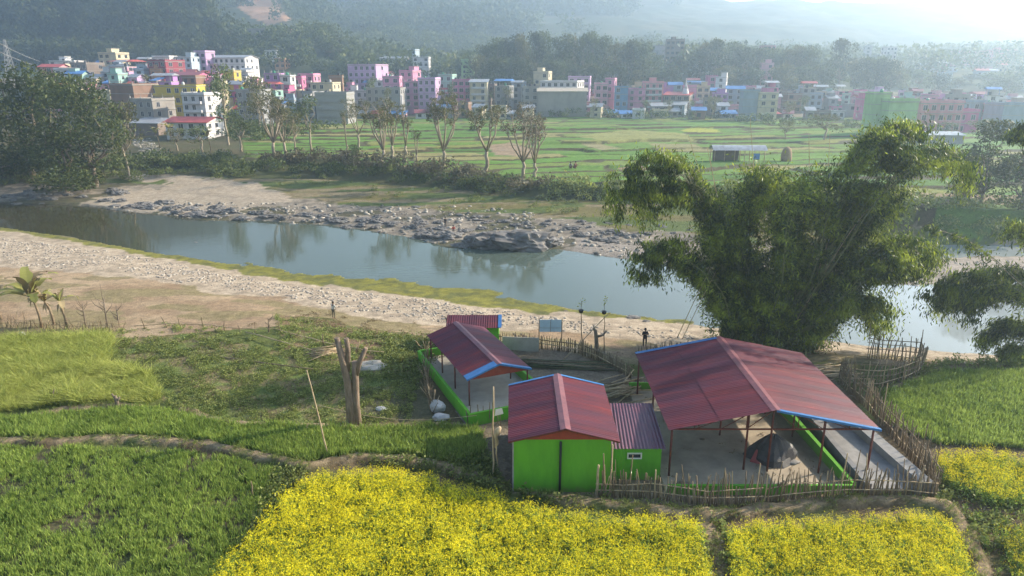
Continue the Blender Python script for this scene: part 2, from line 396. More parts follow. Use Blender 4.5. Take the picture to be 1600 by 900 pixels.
def build_terrain():
    nr, ncol = 1150, 620
    ys = np.geomspace(13, 1780, nr); us = np.linspace(-1.25, 1.25, ncol)
    Y, Ug = np.meshgrid(ys, us, indexing='ij'); X = Ug * Y
    x = X.ravel(); y = Y.ravel(); z = Z(x, y)
    px, py = proj(x, y, z)
    nz = (fbm(x / 2.0, y / 2.0, 40) - .5); nz2 = (fbm(x / 2.0 + 50, y / 2.0, 41) - .5)
    k = np.interp(y, [20, 60, 150, 400], [60, 34, 26, 8])
    qx = px + nz * k; qy = py + nz2 * k * 0.6
    n1 = fbm(x / 5, y / 5, 42); n2 = fbm(x / 0.9, y / 0.9, 43); n3 = fbm(x / 25, y / 25, 44)
    col = np.zeros((len(x), 3)); reg = np.zeros(len(x), np.int32)
    def c(a, b, t): return np.array(a)[None] * (1 - t[:, None]) + np.array(b)[None] * t[:, None]
    # default near: dry grass and soil
    col[:] = c((.13, .095, .055), (.10, .12, .035), sstep(.4, .6, n1))
    u = x / y
    def yl(i):
        return np.interp(u, LINES[i][:, 0], LINES[i][:, 1])
    # trodden dirt between fields and beach
    m = (y > yl(1) - 1.0); col[m] = c((.36, .27, .175), (.27, .19, .12), sstep(.35, .65, n1))[m]
    m = m & (sstep(.52, .62, fbm(x / 7, y / 3, 45)) > .3); col[m] = c((.20, .17, .08), (.26, .2, .12), n2)[m]
    m = (y > yl(3) + (n1 - .5) * 6) & (y < yl(5) + .3); col[m] = c((.43, .35, .26), (.31, .25, .185), sstep(.3, .7, n2))[m]; reg[m] = 1
    # moss and algae along the near water line
    mo = (y > yl(5) - np.interp(px, [0, 200, 420, 505, 515, 540, 800, 860, 900, 1000], [2.0, 2.5, 4, 3.0, 0, 3.5, 4.0, 2.0, .8, .4]) - (fbm(x / 3, y / 3, 48) - .5) * 5) & (y < yl(5) + (1.6 * sstep(320, 400, px) * (1 - sstep(780, 880, px)) + .8) * (.1 + 2.2 * (fbm(x / 2.6, y / 2.6, 49) - .12))) & (px < 1150)
    col[mo] = c((.20, .19, .04), (.11, .115, .04), sstep(.35, .75, n2))[mo]; reg[mo] = 0
    z = np.where(mo & (y > yl(5) - 1.2), np.clip(z, .05 + .03 * n2, .12), z)
    # river bed
    m = (y >= yl(5) + .8) & (y < yl(8)) & ~mo; col[m] = c((.10, .10, .06), (.16, .14, .09), n1)[m]
    # far shore: rocks and gravel, sand
    m = (y >= yl(8)) & (y < yl(12) + (n1 - .5) * 8); col[m] = c((.30, .255, .20), (.17, .145, .115), sstep(.3, .7, n2))[m]
    m2 = m & (px > 895) & (y < yl(10)) ; col[m2] = c((.36, .31, .26), (.26, .22, .18), n2)[m2]
    dk_ = m & (fbm(x / 9, y / 4, 57) > .52) & (px < 900); col[dk_] = c((.12, .10, .07), (.08, .085, .04), n2)[dk_]
    m2 = pip(qx, qy, [(120, 318), (180, 300), (250, 294), (280, 282), (330, 278), (385, 284), (440, 300), (460, 312), (380, 328), (250, 335), (190, 328)]) | pip(qx, qy, [(180, 268), (240, 262), (330, 250), (350, 262), (300, 285), (200, 282)])
    col[m2] = c((.42, .35, .27), (.31, .25, .18), n2)[m2]
    # the grassy slope
    m = (y >= yl(12) + (n1 - .5) * 8) & (y < yl(13)) & ~m2; col[m] = c((.15, .13, .05), (.09, .12, .035), sstep(.4, .6, fbm(x / 14, y / 3.5, 46)))[m]
    m = m & (sstep(.55, .62, fbm(x / 20, y / 2.5, 47)) > .4); col[m] = c((.24, .19, .12), (.18, .15, .08), n2)[m]
    m = (y >= yl(13)) & (y < yl(15)); col[m] = c((.085, .07, .035), (.06, .08, .025), n1)[m]
    # plots
    m = (y >= yl(14) + (n1 - .5) * 5) & (y < np.where(px > 540, 320, 285))
    q, e, r_, c_ = plots(x, y)
    pal = np.array([(.115, .22, .04), (.10, .19, .035), (.14, .24, .05), (.22, .22, .075), (.085, .16, .035), (.27, .235, .12), (.13, .21, .045), (.17, .22, .06), (.10, .20, .04), (.12, .21, .045)])
    pi = (hash2(r_ * 3, c_ * 5, 77) * 9.99).astype(int); pc = pal[pi] * np.array([.9, .96, .75]) * (0.85 + .3 * n2[:, None])
    edge = (e < 1.3 * fbm(x / 9, y / 9, 58) + .35) & (hash2(r_, c_, 3) < .85)
    pc[edge] = c((.045, .05, .02), (.11, .085, .045), n2)[edge]
    col[m] = pc[m]
    wood = m & (px < 380); col[wood] = c((.11, .085, .05), (.07, .08, .03), n1)[wood]
    for poly, a, b in (([(1062, 203), (1090, 199), (1124, 203), (1124, 207), (1070, 206)], (.34, .34, .05), (.24, .28, .05)),
                       ([(760, 228), (800, 222), (835, 235), (830, 246), (775, 242)], (.30, .22, .15), (.25, .19, .12)),
                       ([(960, 262), (1000, 258), (1025, 265), (985, 269)], (.30, .21, .13), (.25, .19, .12)),
                       ([(900, 213), (975, 203), (1070, 208), (1090, 222), (960, 222)], (.26, .25, .09), (.21, .23, .08)),
                       ([(900, 224), (930, 223), (970, 232), (940, 234)], (.28, .25, .14), (.22, .2, .1)),
                       ([(1010, 224), (1085, 225), (1110, 236), (1030, 232)], (.26, .24, .12), (.21, .2, .09)),
                       ([(1380, 300), (1640, 306), (1640, 322), (1400, 314)], (.28, .21, .13), (.22, .17, .1))):
        mm = pip(px + nz * 4, py + nz2 * 2, poly) & (y > yl(14) - 6); col[mm] = c(a, b, n2)[mm]
    # the town's ground and the hills
    m = y >= np.where(px > 540, 320, 285); col[m] = c((.20, .165, .12), (.10, .10, .05), sstep(.4, .6, n3))[m]
    m = y >= 440; col[m] = c((.045, .06, .025), (.09, .085, .04), sstep(.5, .75, n3))[m]
    cl = (y > 520) & pip(qx, qy, [(528, 58), (560, 62), (572, 100), (545, 108), (520, 90)]); col[cl] = c((.36, .23, .15), (.27, .18, .11), n1)[cl]
    cl = (y > 700) & pip(qx, qy, [(380, -20), (432, -20), (440, 18), (455, 30), (420, 40), (395, 28), (370, 10)]); col[cl] = c((.50, .28, .17), (.34, .22, .14), n1)[cl]
    cl = pip(qx, qy, [(88, 62), (125, 58), (138, 80), (110, 92), (85, 84)]) & (y > 520); col[cl] = c((.25, .15, .09), (.15, .11, .06), n1)[cl]
    # near fields
    for nm, a, b in (('wheat_a', (.06, .075, .03), (.10, .085, .05)), ('wheat_b', (.035, .07, .02), (.05, .07, .02)), ('wheat_r', (.04, .07, .02), (.05, .07, .02)),
                     ('pale', (.13, .19, .04), (.09, .14, .03)), ('weedy', (.12, .16, .045), (.19, .155, .08)), ('plough', (.12, .085, .055), (.08, .06, .035)),
                     ('mustard_a', (.05, .06, .02), (.07, .06, .03)), ('mustard_b', (.05, .06, .02), (.07, .06, .03)), ('mustard_c', (.05, .06, .02), (.07, .06, .03)), ('mustard_d', (.07, .06, .03), (.07, .09, .03)),
                     ('verge', (.13, .14, .045), (.20, .13, .08))):
        mm = pip(px + nz * 12, py + nz2 * 8, POLY[nm]) & (y < 70); col[mm] = c(a, b, sstep(.35, .65, fbm(x / 1.3, y / 1.3, 50)))[mm]
    mm = pip(px, py, POLY['compound']) & (y < 62); col[mm] = c((.22, .18, .13), (.15, .12, .085), n1)[mm]
    mm = pip(qx, qy, [(560, 600), (650, 605), (690, 640), (690, 660), (560, 662)]) & (y < 62); col[mm] = c((.13, .12, .07), (.09, .085, .045), n1)[mm]
    # bare earth on the banks between fields
    nearm = y < 75; xs, ys_ = x[nearm], y[nearm]
    xw = xs + (fbm(xs / 1.5, ys_ / 1.5, 5) - .5) * 0.7; yw = ys_ + (fbm(xs / 1.5, ys_ / 1.5, 6) - .5) * 0.7
    cc = col[nearm]
    for pts, h, wd in BW:
        d = polydist(xw, yw, pts); t = 1 - sstep(wd * .5, wd * 1.25, d + (n2[nearm] - .5) * .5)
        t = t * np.where(n2[nearm] > .62, .25, 1)
        cc = cc * (1 - t[:, None]) + c((.33, .25, .16), (.21, .16, .09), n2[nearm]) * t[:, None]
    col[nearm] = cc
    V = np.stack([x, y, z], 1)
    idx = np.arange(nr * ncol).reshape(nr, ncol)
    F = np.stack([idx[:-1, :-1], idx[:-1, 1:], idx[1:, 1:], idx[1:, :-1]], 2).reshape(-1, 4)
    freg = reg[F[:, 0]]; fy = y[F[:, 0]]
    freg = np.where(fy > 450, 2, freg)
    m, t, b = nodes_mat('earth'); N = t.nodes; L = t.links
    a = N.new('ShaderNodeAttribute'); a.attribute_name = 'Col'
    geo = N.new('ShaderNodeNewGeometry')
    def tex(scale, det=8):
        n = N.new('ShaderNodeTexNoise'); n.inputs['Scale'].default_value = scale; n.inputs['Detail'].default_value = det; n.inputs['Roughness'].default_value = .7
        L.new(geo.outputs['Position'], n.inputs[0]); return n
    na, nb = tex(5.5), tex(1.1)
    mul = N.new('ShaderNodeMath'); mul.operation = 'MULTIPLY'; L.new(na.outputs[0], mul.inputs[0]); L.new(nb.outputs[0], mul.inputs[1])
    mr = N.new('ShaderNodeMapRange'); mr.inputs['From Min'].default_value = .1; mr.inputs['From Max'].default_value = .42; mr.inputs['To Min'].default_value = .45; mr.inputs['To Max'].default_value = 1.45
    L.new(mul.outputs[0], mr.inputs[0])
    mx = N.new('ShaderNodeMix'); mx.data_type = 'RGBA'; mx.blend_type = 'MULTIPLY'; mx.inputs['Factor'].default_value = 1
    L.new(a.outputs['Color'], mx.inputs['A']); L.new(mr.outputs[0], mx.inputs['B']); L.new(mx.outputs['Result'], b.inputs['Base Color'])
    b.inputs['Roughness'].default_value = .95; b.inputs['Specular IOR Level'].default_value = .15
    bp = N.new('ShaderNodeBump'); bp.inputs['Strength'].default_value = .8; bp.inputs['Distance'].default_value = .12
    L.new(na.outputs[0], bp.inputs['Height']); L.new(bp.outputs[0], b.inputs['Normal'])
    for k, nm, lab in ((0, 'ground', None), (1, 'gravel_beach', None), (2, 'hills', None)):
        f = F[freg == k]; used = np.unique(f); remap = np.full(len(V), -1); remap[used] = np.arange(len(used))
        me = raw_mesh(nm, V[used], remap[f], m, smooth=True)
        ca = me.color_attributes.new('Col', 'FLOAT_COLOR', 'POINT')
        ca.data.foreach_set('color', np.concatenate([col[used], np.ones((len(used), 1))], 1).astype(np.float32).ravel())
        tag(link(nm, me), kind='structure')
build_terrain()

# ---- river
def build_river():
    m, t, b = nodes_mat('river_water'); N = t.nodes; L = t.links
    geo = N.new('ShaderNodeNewGeometry')
    mp = N.new('ShaderNodeMapping'); mp.inputs['Scale'].default_value = (.35, 1.0, 1); mp.inputs['Rotation'].default_value = (0, 0, R(-28)); L.new(geo.outputs['Position'], mp.inputs[0])
    n = N.new('ShaderNodeTexNoise'); n.inputs['Scale'].default_value = 1.6; n.inputs['Detail'].default_value = 4; L.new(mp.outputs[0], n.inputs[0])
    n2 = N.new('ShaderNodeTexNoise'); n2.inputs['Scale'].default_value = .06; n2.inputs['Detail'].default_value = 2; L.new(geo.outputs['Position'], n2.inputs[0])
    sep = N.new('ShaderNodeSeparateXYZ'); L.new(geo.outputs['Position'], sep.inputs[0])
    # the bed is shallow and brown upstream, deep and green downstream
    mr = N.new('ShaderNodeMapRange'); mr.inputs['From Min'].default_value = -75; mr.inputs['From Max'].default_value = -20
    L.new(sep.outputs['X'], mr.inputs[0])
    mx = N.new('ShaderNodeMix'); mx.data_type = 'RGBA'; mx.inputs['A'].default_value = (.045, .042, .022, 1); mx.inputs['B'].default_value = (.075, .10, .082, 1)
    L.new(mr.outputs[0], mx.inputs['Factor'])
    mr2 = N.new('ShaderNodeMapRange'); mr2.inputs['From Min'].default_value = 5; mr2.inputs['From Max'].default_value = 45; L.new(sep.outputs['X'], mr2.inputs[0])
    mx2 = N.new('ShaderNodeMix'); mx2.data_type = 'RGBA'; mx2.inputs['B'].default_value = (.26, .29, .29, 1); L.new(mx.outputs['Result'], mx2.inputs['A']); L.new(mr2.outputs[0], mx2.inputs['Factor'])  # paler towards the right: glare of the reflected hazy sky put into the water colour
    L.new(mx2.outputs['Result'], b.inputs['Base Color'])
    b.inputs['Roughness'].default_value = .035; b.inputs['IOR'].default_value = 1.333; b.inputs['Specular IOR Level'].default_value = .5
    bp = N.new('ShaderNodeBump'); bp.inputs['Distance'].default_value = .05
    st = N.new('ShaderNodeMapRange'); st.inputs['From Min'].default_value = .35; st.inputs['From Max'].default_value = .7; st.inputs['To Min'].default_value = .05; st.inputs['To Max'].default_value = .28
    L.new(n2.outputs[0], st.inputs[0]); L.new(st.outputs[0], bp.inputs['Strength'])
    L.new(n.outputs[0], bp.inputs['Height']); L.new(bp.outputs[0], b.inputs['Normal'])
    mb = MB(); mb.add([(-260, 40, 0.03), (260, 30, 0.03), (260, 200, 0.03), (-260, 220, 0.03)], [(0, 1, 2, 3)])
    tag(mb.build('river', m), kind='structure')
build_river()

# ---- haze
m, t, b = nodes_mat('valley_haze'); t.nodes.remove(b)
pv = t.nodes.new('ShaderNodeVolumePrincipled'); pv.inputs['Color'].default_value = (.62, .80, 1.0, 1)
pv.inputs['Density'].default_value = HAZE_DENSITY; pv.inputs['Anisotropy'].default_value = 0.64
t.links.new(pv.outputs[0], t.nodes['Material Output'].inputs['Volume'])
tag(MB().box(-2400, 2400, -60, 1850, -4, 214).build('haze', m), kind='stuff')

# ------------------------------------------------------------------ materials
LEAF = dict(
 dark=leaf_mat('leaf_dark', (.018, .036, .008), (.095, .115, .024)),
 mid=leaf_mat('leaf_mid', (.04, .065, .017), (.16, .19, .05)),
 olive=leaf_mat('leaf_olive', (.06, .07, .022), (.19, .18, .06)),
 grey=leaf_mat('leaf_dry', (.085, .075, .045), (.19, .17, .09)),
 bamboo=leaf_mat('leaf_bamboo', (.032, .066, .010), (.44, .52, .06), trans=.45, rough=.45, spec=.4),
 wheat=leaf_mat('leaf_wheat', (.085, .16, .028), (.40, .50, .11), trans=.45),
 pale=leaf_mat('leaf_pale', (.23, .28, .055), (.55, .56, .16), trans=.45),
 weed=leaf_mat('leaf_weed', (.10, .14, .035), (.32, .35, .10)),
 straw=leaf_mat('leaf_straw', (.16, .12, .06), (.34, .26, .14), trans=.1),
 yellow=leaf_mat('mustard_petal', (.66, .56, .014), (.84, .75, .028), trans=.3),
 banana=leaf_mat('leaf_banana', (.20, .22, .06), (.42, .40, .12), trans=.4, rough=.5),
)
BARK = mat('bark', (.24, .19, .14), (.12, .09, .065), scale=4, bump=.6, stretch=(1, 1, .3))
BARKP = mat('bark_pale', (.42, .35, .26), (.24, .19, .13), scale=3, bump=.5, stretch=(1, 1, .3))
STICK = mat('bamboo_stick', (.27, .20, .125), (.13, .095, .06), scale=5, bump=.2, stretch=(1, 1, .4))
STICKP = mat('bamboo_pale', (.50, .39, .25), (.30, .22, .13), scale=5, bump=.2, stretch=(1, 1, .4))
CULM = mat('bamboo_culm', (.20, .20, .075), (.085, .10, .035), scale=3, rough=.5)
POLEG = mat('bamboo_green_pole', (.13, .15, .07), (.05, .06, .03), scale=2, rough=.5, stretch=(1, 1, .3))
ROOFM = mat('roof_maroon', (.13, .024, .034), (.080, .024, .042), scale=.8, rough=.5, bump=.1, spec=.25, stretch=(.3, 1.6, .3), c3=(.22, .032, .032), lo=.4, hi=.6)
RIDGE = mat('roof_ridge', (.24, .09, .10), (.15, .06, .075), scale=2, rough=.45, spec=.45)
ANNEXM = mat('roof_annex', (.15, .055, .085), (.10, .05, .08), scale=1.2, rough=.36, spec=.45)
BLUE = mat('trim_blue', (.055, .19, .44), (.04, .14, .33), scale=2, rough=.45)
GREEN = mat('paint_green', (.125, .40, .022), (.085, .30, .018), scale=2.2, stretch=(1, 1, .22), rough=.75, bump=.12, bscale=18, lo=.3, hi=.8)
REDST = mat('steel_red', (.16, .035, .022), (.09, .025, .018), scale=6, rough=.6)
GABLE = mat('gable_red', (.30, .055, .03), (.22, .04, .025), scale=2, rough=.7)
CONC = mat('concrete', (.42, .38, .32), (.31, .28, .235), scale=.8, rough=.9, bump=.2, bscale=10)
CONCG = mat('concrete_grey', (.30, .29, .28), (.19, .185, .18), scale=.9, rough=.9, bump=.2, bscale=12)
FLOORC = mat('floor_concrete', (.47, .39, .29), (.28, .235, .18), scale=.55, rough=.85, bump=.15, bscale=8)
STONE = mat('rubble_wall', (.24, .21, .18), (.12, .10, .085), scale=5, rough=.95, bump=.9)
GLASSD = mat('window_dark', (.03, .035, .045), (.02, .022, .03), scale=1, rough=.15, spec=.5)
WHITE = mat('paint_white', (.72, .70, .68), (.56, .53, .50), scale=1, rough=.6)
DARK = mat('dark_rubber', (.02, .02, .022), rough=.6)

add_var(ROOFM, .88, 1.16); add_var(ANNEXM, .9, 1.12); add_mud(GREEN, 1.7, 2.45)
# ------------------------------------------------------------------ vegetation
def crown_cards(lobes, n_per, size, dens_shell=.55, elong=2.2, hang=0.0):
    Vs = []; Fs = []; A = []; off = 0
    for (cx, cy_, cz, r, rzz) in lobes:
        n = max(12, int(n_per * (r ** 2)))
        d = rand_unit(n); rad = (dens_shell + (1 - dens_shell) * rng.random(n) ** .6)[:, None]
        bump_ = 1 + .18 * np.sin(d[:, :1] * 7 + cx) * np.cos(d[:, 1:2] * 6 + cz)
        P = d * rad * bump_ * np.array([r, r, rzz]) + np.array([cx, cy_, cz])
        s = size * (.6 + .8 * rng.random(n))
        V, F = cards(P, s, s / elong, A=np.tile([0, 0, -hang], (n, 1)) + d * .6, spread=.9)
        Vs.append(V); Fs.append(F + off); off += len(V)
        A.append(np.repeat(np.clip(rng.random(n) * .75 + rng.normal(.12, .12), 0, 1), 4))
    return np.concatenate(Vs), np.concatenate(Fs), np.concatenate(A)
def make_lobes(h, wd, n, z0=.3, seed=0, flat=.8):
    """clump centres filling an uneven crown of height h and width wd"""
    rs = np.random.default_rng(seed); out = []
    for i in range(n):
        t = rs.random(); zc = h * (z0 + (1 - z0) * (t ** .8) * .92)
        prof = math.sin(math.pi * min(1, max(.12, (zc / h - z0 * .6) / (1 - z0 * .6)) ** .8)) ** .6
        a = rs.random() * 6.283; rr = wd / 2 * prof * math.sqrt(rs.random()) * .85
        r = wd * (.13 + .13 * rs.random())
        out.append((math.cos(a) * rr, math.sin(a) * rr, min(zc, h - r * .7), r, r * flat))
    return out
def limb(mb, p, q, r0, r1, wob=.06, seg=6, n=5):
    p = Vector(p); q = Vector(q); L = (q - p).length; pts = []; rs = []
    for i in range(n + 1):
        t = i / n; o = Vector((random.gauss(0, 1), random.gauss(0, 1), 0)) * wob * L * math.sin(math.pi * t)
        pts.append(p.lerp(q, t) + o); rs.append(r0 + (r1 - r0) * t)
    mb.tube(pts, rs, seg); return pts
def broad_tree_mesh(seed, h, wd, leaf, n_lobes=16, size=.32, dens=26, z0=.25, bark=None):
    random.seed(seed); lobes = make_lobes(h, wd, n_lobes, z0, seed)
    V, F, A = crown_cards(lobes, dens, size)
    crown = raw_mesh('crown', V, F, LEAF[leaf], var=A)
    mb = MB(); fork = h * (z0 + .08)
    limb(mb, (0, 0, -.6), (random.uniform(-.4, .4), random.uniform(-.4, .4), fork), wd * .035, wd * .022, .02, 8)
    for lb in lobes[:9]: limb(mb, (0, 0, fork * .9), lb[:3], wd * .017, wd * .004, .07)
    return crown, mb.mesh('trunk', bark or BARK)
def pollard_mesh(seed, h, wd, leafy=.5, leaf='olive', stems=5):
    """lopped tree: a short trunk, rising bare limbs, twig tufts with few leaves"""
    random.seed(seed); mb = MB(); tips = []
    fork = h * random.uniform(.2, .32)
    tr = limb(mb, (0, 0, -.5), (random.uniform(-.5, .5), random.uniform(-.3, .3), fork), h * .024, h * .018, .05, 8)
    for i in range(stems):
        a = i / stems * 6.283 + random.uniform(-.4, .4); rr = wd * .5 * random.uniform(.35, 1)
        q = Vector((math.cos(a) * rr, math.sin(a) * rr * .8, h * random.uniform(.72, 1.0)))
        mid = tr[-1].lerp(q, .45) + Vector((math.cos(a), math.sin(a), 0)) * rr * .15
        w2 = Vector((random.gauss(0, .25), random.gauss(0, .25), 0)); mb.tube([tr[-1], mid, mid.lerp(q, .5) + w2, q], [h * .013, h * .009, h * .0065, h * .003], 6)
        for k in range(8):
            t = random.uniform(.1, 1); s = mid.lerp(q, t); b = random.uniform(0, 6.283)
            e = s + Vector((math.cos(b) * wd * .13, math.sin(b) * wd * .13, h * random.uniform(.03, .13)))
            mb.tube([s, s.lerp(e, .5) + Vector((0, 0, .1)), e], [h * .006, h * .004, h * .0015], 5); tips.append(e)
            for j in range(3):
                f = e + Vector((random.gauss(0, .45), random.gauss(0, .45), random.uniform(.1, .9)))
                mb.tube([e, f], [h * .0022, h * .0008], 4, cap=False); tips.append(f)
    lobes = [(p.x, p.y, p.z, random.uniform(.35, .85), random.uniform(.3, .7)) for p in tips if random.random() < leafy]
    if not lobes: lobes = [(tips[0].x, tips[0].y, tips[0].z, .4, .4)]
    V, F, A = crown_cards(lobes, 34, .17, .1)
    return raw_mesh('crown', V, F, LEAF[leaf], var=A), mb.mesh('trunk', BARKP)
def place_tree(name, meshes, p, label, cat, group=None, s=1.0, rz=None, sz=None):
    r = thing(name, label, cat, p, random.uniform(0, 6.28) if rz is None else rz, group)
    r.scale = (s, s, sz or s)
    part('crown', meshes[0], r); part('trunk', meshes[1], r)
    return r

# --- trees on the left bank
TD = [broad_tree_mesh(11 + i, 20, 17, lf, 20, .34, 22, .12) for i, lf in enumerate(('dark', 'mid', 'dark'))]
def tree_at(name, meshes, px, D, ytop, label, cat='tree', group=None, mh=20.0, wpx=None, mw=None, base=None, rz=None):
    p = atD(px, D)
    if base is not None: p.z = base
    top = aty(px, ytop, D).z; s = max(.15, (top - p.z) / mh)
    sx = s if wpx is None else (wpx * D / F_PX) / mw
    r = place_tree(name, meshes, p, label, cat, group, sx, rz, s)
    return r
DG = 'dense trees on the left river bank'
tree_at('broadleaf_tree', TD[0], 20, 158, 98, 'tall dark tree at the far left edge, crown cut by the picture side', group=DG, wpx=150, mw=17)
tree_at('broadleaf_tree', TD[1], 120, 152, 118, 'large round dark green tree with the biggest crown of the left bank', group=DG, wpx=135, mw=17)
tree_at('broadleaf_tree', TD[2], 72, 166, 112, 'dark tree squeezed between the edge tree and the large round tree', group=DG, wpx=110, mw=17)
tree_at('broadleaf_tree', TD[2], -60, 150, 120, 'dark spreading tree mostly outside the left edge', group=DG, wpx=160, mw=17)
tree_at('broadleaf_tree', TD[0], 70, 146, 190, 'low dark tree on the bank right above the left rocks', group=DG, wpx=150, mw=17)
TO = [broad_tree_mesh(31 + i, 12, 8, lf, 14, .26, 26, .35, BARKP) for i, lf in enumerate(('olive', 'mid'))]
tree_at('small_tree', TO[0], 178, 158, 158, 'small thin tree with yellowish leaves right of the large round tree', mh=12, wpx=62, mw=8)
tree_at('small_tree', TO[1], 345, 205, 100, 'tall light green tree in front of the yellow house', mh=12, wpx=58, mw=8)
tree_at('small_tree', TO[0], 398, 235, 118, 'brownish tree behind the big pale pollard tree', mh=12, wpx=56, mw=8)
tree_at('small_tree', TO[1], 476, 190, 148, 'round dark green tree right of the big pale pollard tree', mh=12, wpx=52, mw=8)
tree_at('small_tree', TO[0], 452, 183, 175, 'bushy olive tree between the pale pollard and the round dark tree', mh=12, wpx=46, mw=8)
tree_at('small_tree', TO[1], 365, 190, 180, 'leafy tree beside the low red roofed house', mh=12, wpx=60, mw=8)
tree_at('small_tree', TO[1], 545, 163, 225, 'single round dark bush tree standing at the field edge', mh=12, wpx=26, mw=8)
tree_at('small_tree', TO[1], 300, 190, 196, 'bushy tree below the low red roofed house', mh=12, wpx=58, mw=8)
tree_at('small_tree', TO[0], 262, 192, 200, 'short tree left of the low red roofed house', mh=12, wpx=40, mw=8)
# --- pollarded trees along the far bank
PT = [pollard_mesh(51 + i, 15, w_, lf, c_, st) for i, (w_, lf, c_, st) in enumerate(((9, .95, 'olive', 8), (7, .85, 'olive', 6), (5, .6, 'olive', 4), (8, .5, 'grey', 7)))]
PG = 'lopped trees along the far river bank'
for px, D, yt, wpx, k, lab in (
 (417, 172, 150, 68, 0, 'big pale lopped tree with leafy top, leftmost of the bank row'),
 (436, 178, 165, 40, 1, 'slim lopped tree directly behind the big pale one'),
 (533, 178, 172, 18, 2, 'thin bare lopped tree with a single stem near the blockwork wall'),
 (553, 200, 158, 36, 1, 'lopped tree in front of the grey blockwork wall with three rising limbs'),
 (590, 164, 162, 50, 1, 'forked lopped tree left of the row of thin stems'),
 (608, 172, 168, 26, 2, 'thin lopped tree beside the white pole'),
 (628, 168, 172, 24, 2, 'bare lopped tree under the white pole'),
 (645, 160, 195, 18, 2, 'shortest bare lopped tree before the green plot'),
 (690, 160, 150, 70, 0, 'wide vase shaped lopped tree below the pink houses'),
 (756, 150, 158, 62, 1, 'two stemmed lopped tree with yellow tufts right of the vase shaped one'),
 (818, 140, 165, 62, 3, 'nearly leafless lopped tree with pale trunk at the bank edge'),
 (838, 143, 172, 56, 3, 'leaning bare lopped tree touching the nearly leafless one'),
 (1445, 137, 265, 26, 2, 'small bare tree in the terraced strip right of the bamboo'),
 (1528, 118, 290, 34, 3, 'bare leaning tree in front of the dark bamboo mass'),
 (1547, 116, 285, 40, 2, 'crooked bare tree beside the leaning one at the right'),
 ):
    w_, lf_, c_, st_ = ((9, .9, 'olive', 8), (7, .85, 'olive', 5), (4, .6, 'olive', 3), (8, .5, 'grey', 6))[k]
    tree_at('pollard_tree', pollard_mesh(int(px * 3 + D), 15, w_, lf_, c_, st_ + random.choice((-1, 0, 1))), px, D, yt, lab, group=PG, mh=15, wpx=wpx * 1.1, mw=w_)
# --- dark mass at the right, far bank
TR = broad_tree_mesh(71, 20, 15, 'dark', 26, .34, 22, .05)
tree_at('broadleaf_tree', TR, 1570, 112, 188, 'tall dark tree mass at the right edge across the river', wpx=105, mw=15)
tree_at('broadleaf_tree', TR, 1640, 108, 196, 'dark tree cut by the right edge across the river', wpx=110, mw=15)
tree_at('small_tree', TO[1], 1556, 205, 185, 'grey green bushy tree beside the long low shed', mh=12, wpx=55, mw=8)
tree_at('small_tree', TO[0], 1300, 215, 178, 'brown leafless looking tree left of the light green house', mh=12, wpx=60, mw=8)
tree_at('small_tree', TO[0], 1440, 232, 190, 'small tree under the salmon pink house', mh=12, wpx=30, mw=8)
tree_at('small_tree', TO[1], 1497, 232, 190, 'dark bush tree at the corner of the salmon pink house', mh=12, wpx=34, mw=8)
tree_at('small_tree', TO[0], 1238, 222, 190, 'low tree beside the haystack', mh=12, wpx=30, mw=8)
# --- groves behind the town
GT = [broad_tree_mesh(81 + i, 24, 18, lf, 22, .62, 9, .12) for i, lf in enumerate(('dark', 'mid', 'dark', 'olive'))]
GG = 'tall trees of the grove behind the town'
top_env = [(745, 70), (770, 62), (800, 55), (830, 50), (870, 48), (905, 55), (932, 45), (955, 60), (975, 66), (995, 54), (1010, 68), (1035, 98)]
gi = 0
ORD = 'first second third fourth fifth sixth seventh eighth ninth tenth eleventh twelfth thirteenth fourteenth fifteenth'.split()
def grove(env, n, D0, D1, where, grp, jit=5, sink=0):
    global gi
    used = []
    for i in range(n):
        t = (i + .5) / n; px = env[0][0] + (env[-1][0] - env[0][0]) * t + random.uniform(-6, 6)
        yt = float(np.interp(px, [e[0] for e in env], [e[1] for e in env])) + sink + random.uniform(-jit * .4, jit)
        D = random.uniform(D0, D1)
        if 1072 < px < 1132 and D < 430: continue
        tree_at('broadleaf_tree', GT[gi % 4], px, D, yt, where + ', ' + ORD[i] + ' from the left', group=grp, mh=24, wpx=random.uniform(34, 48), mw=18)
        gi += 1
random.seed(5)
grove(top_env, 15, 425, 450, 'tall dark tree in the skyline of the central grove', GG)
grove([(740, 78), (1040, 100)], 15, 400, 420, 'dark tree low in front of the central grove', 'trees in the lower front of the central grove', 8, 4)
grove([(1085, 76), (1105, 60), (1135, 58), (1170, 72), (1200, 70), (1225, 78), (1250, 68), (1275, 74)], 12, 430, 455, 'hazy skyline tree right of the brown tower house', 'hazy trees right of the brown tower house', 5)
grove([(1040, 106), (1290, 100)], 12, 405, 425, 'hazy tree above the blue roofed houses', 'hazy trees above the blue roofed houses', 6)
tree_at('broadleaf_tree', GT[0], 1312, 440, 60, 'large round crowned tree standing out of the hazy grove at the right', mh=24, wpx=50, mw=18)
grove([(1335, 84), (1400, 92)], 5, 410, 440, 'feathery tree beside the large round crowned tree', 'feathery trees right of the round crowned tree', 5)
grove([(1400, 108), (1640, 112)], 9, 420, 520, 'hazy tree among houses of the right slope', 'hazy trees on the right slope', 12)
tree_at('broadleaf_tree', GT[1], 510, 545, 36, 'tree crowning the small knoll with the brown cliff', mh=24, wpx=44, mw=18)
tree_at('broadleaf_tree', GT[2], 488, 540, 44, 'broad tree on the left shoulder of the knoll', mh=24, wpx=46, mw=18)
tree_at('broadleaf_tree', GT[0], 348, 570, 28, 'single round tree on the spur left of the knoll', mh=24, wpx=18, mw=18)
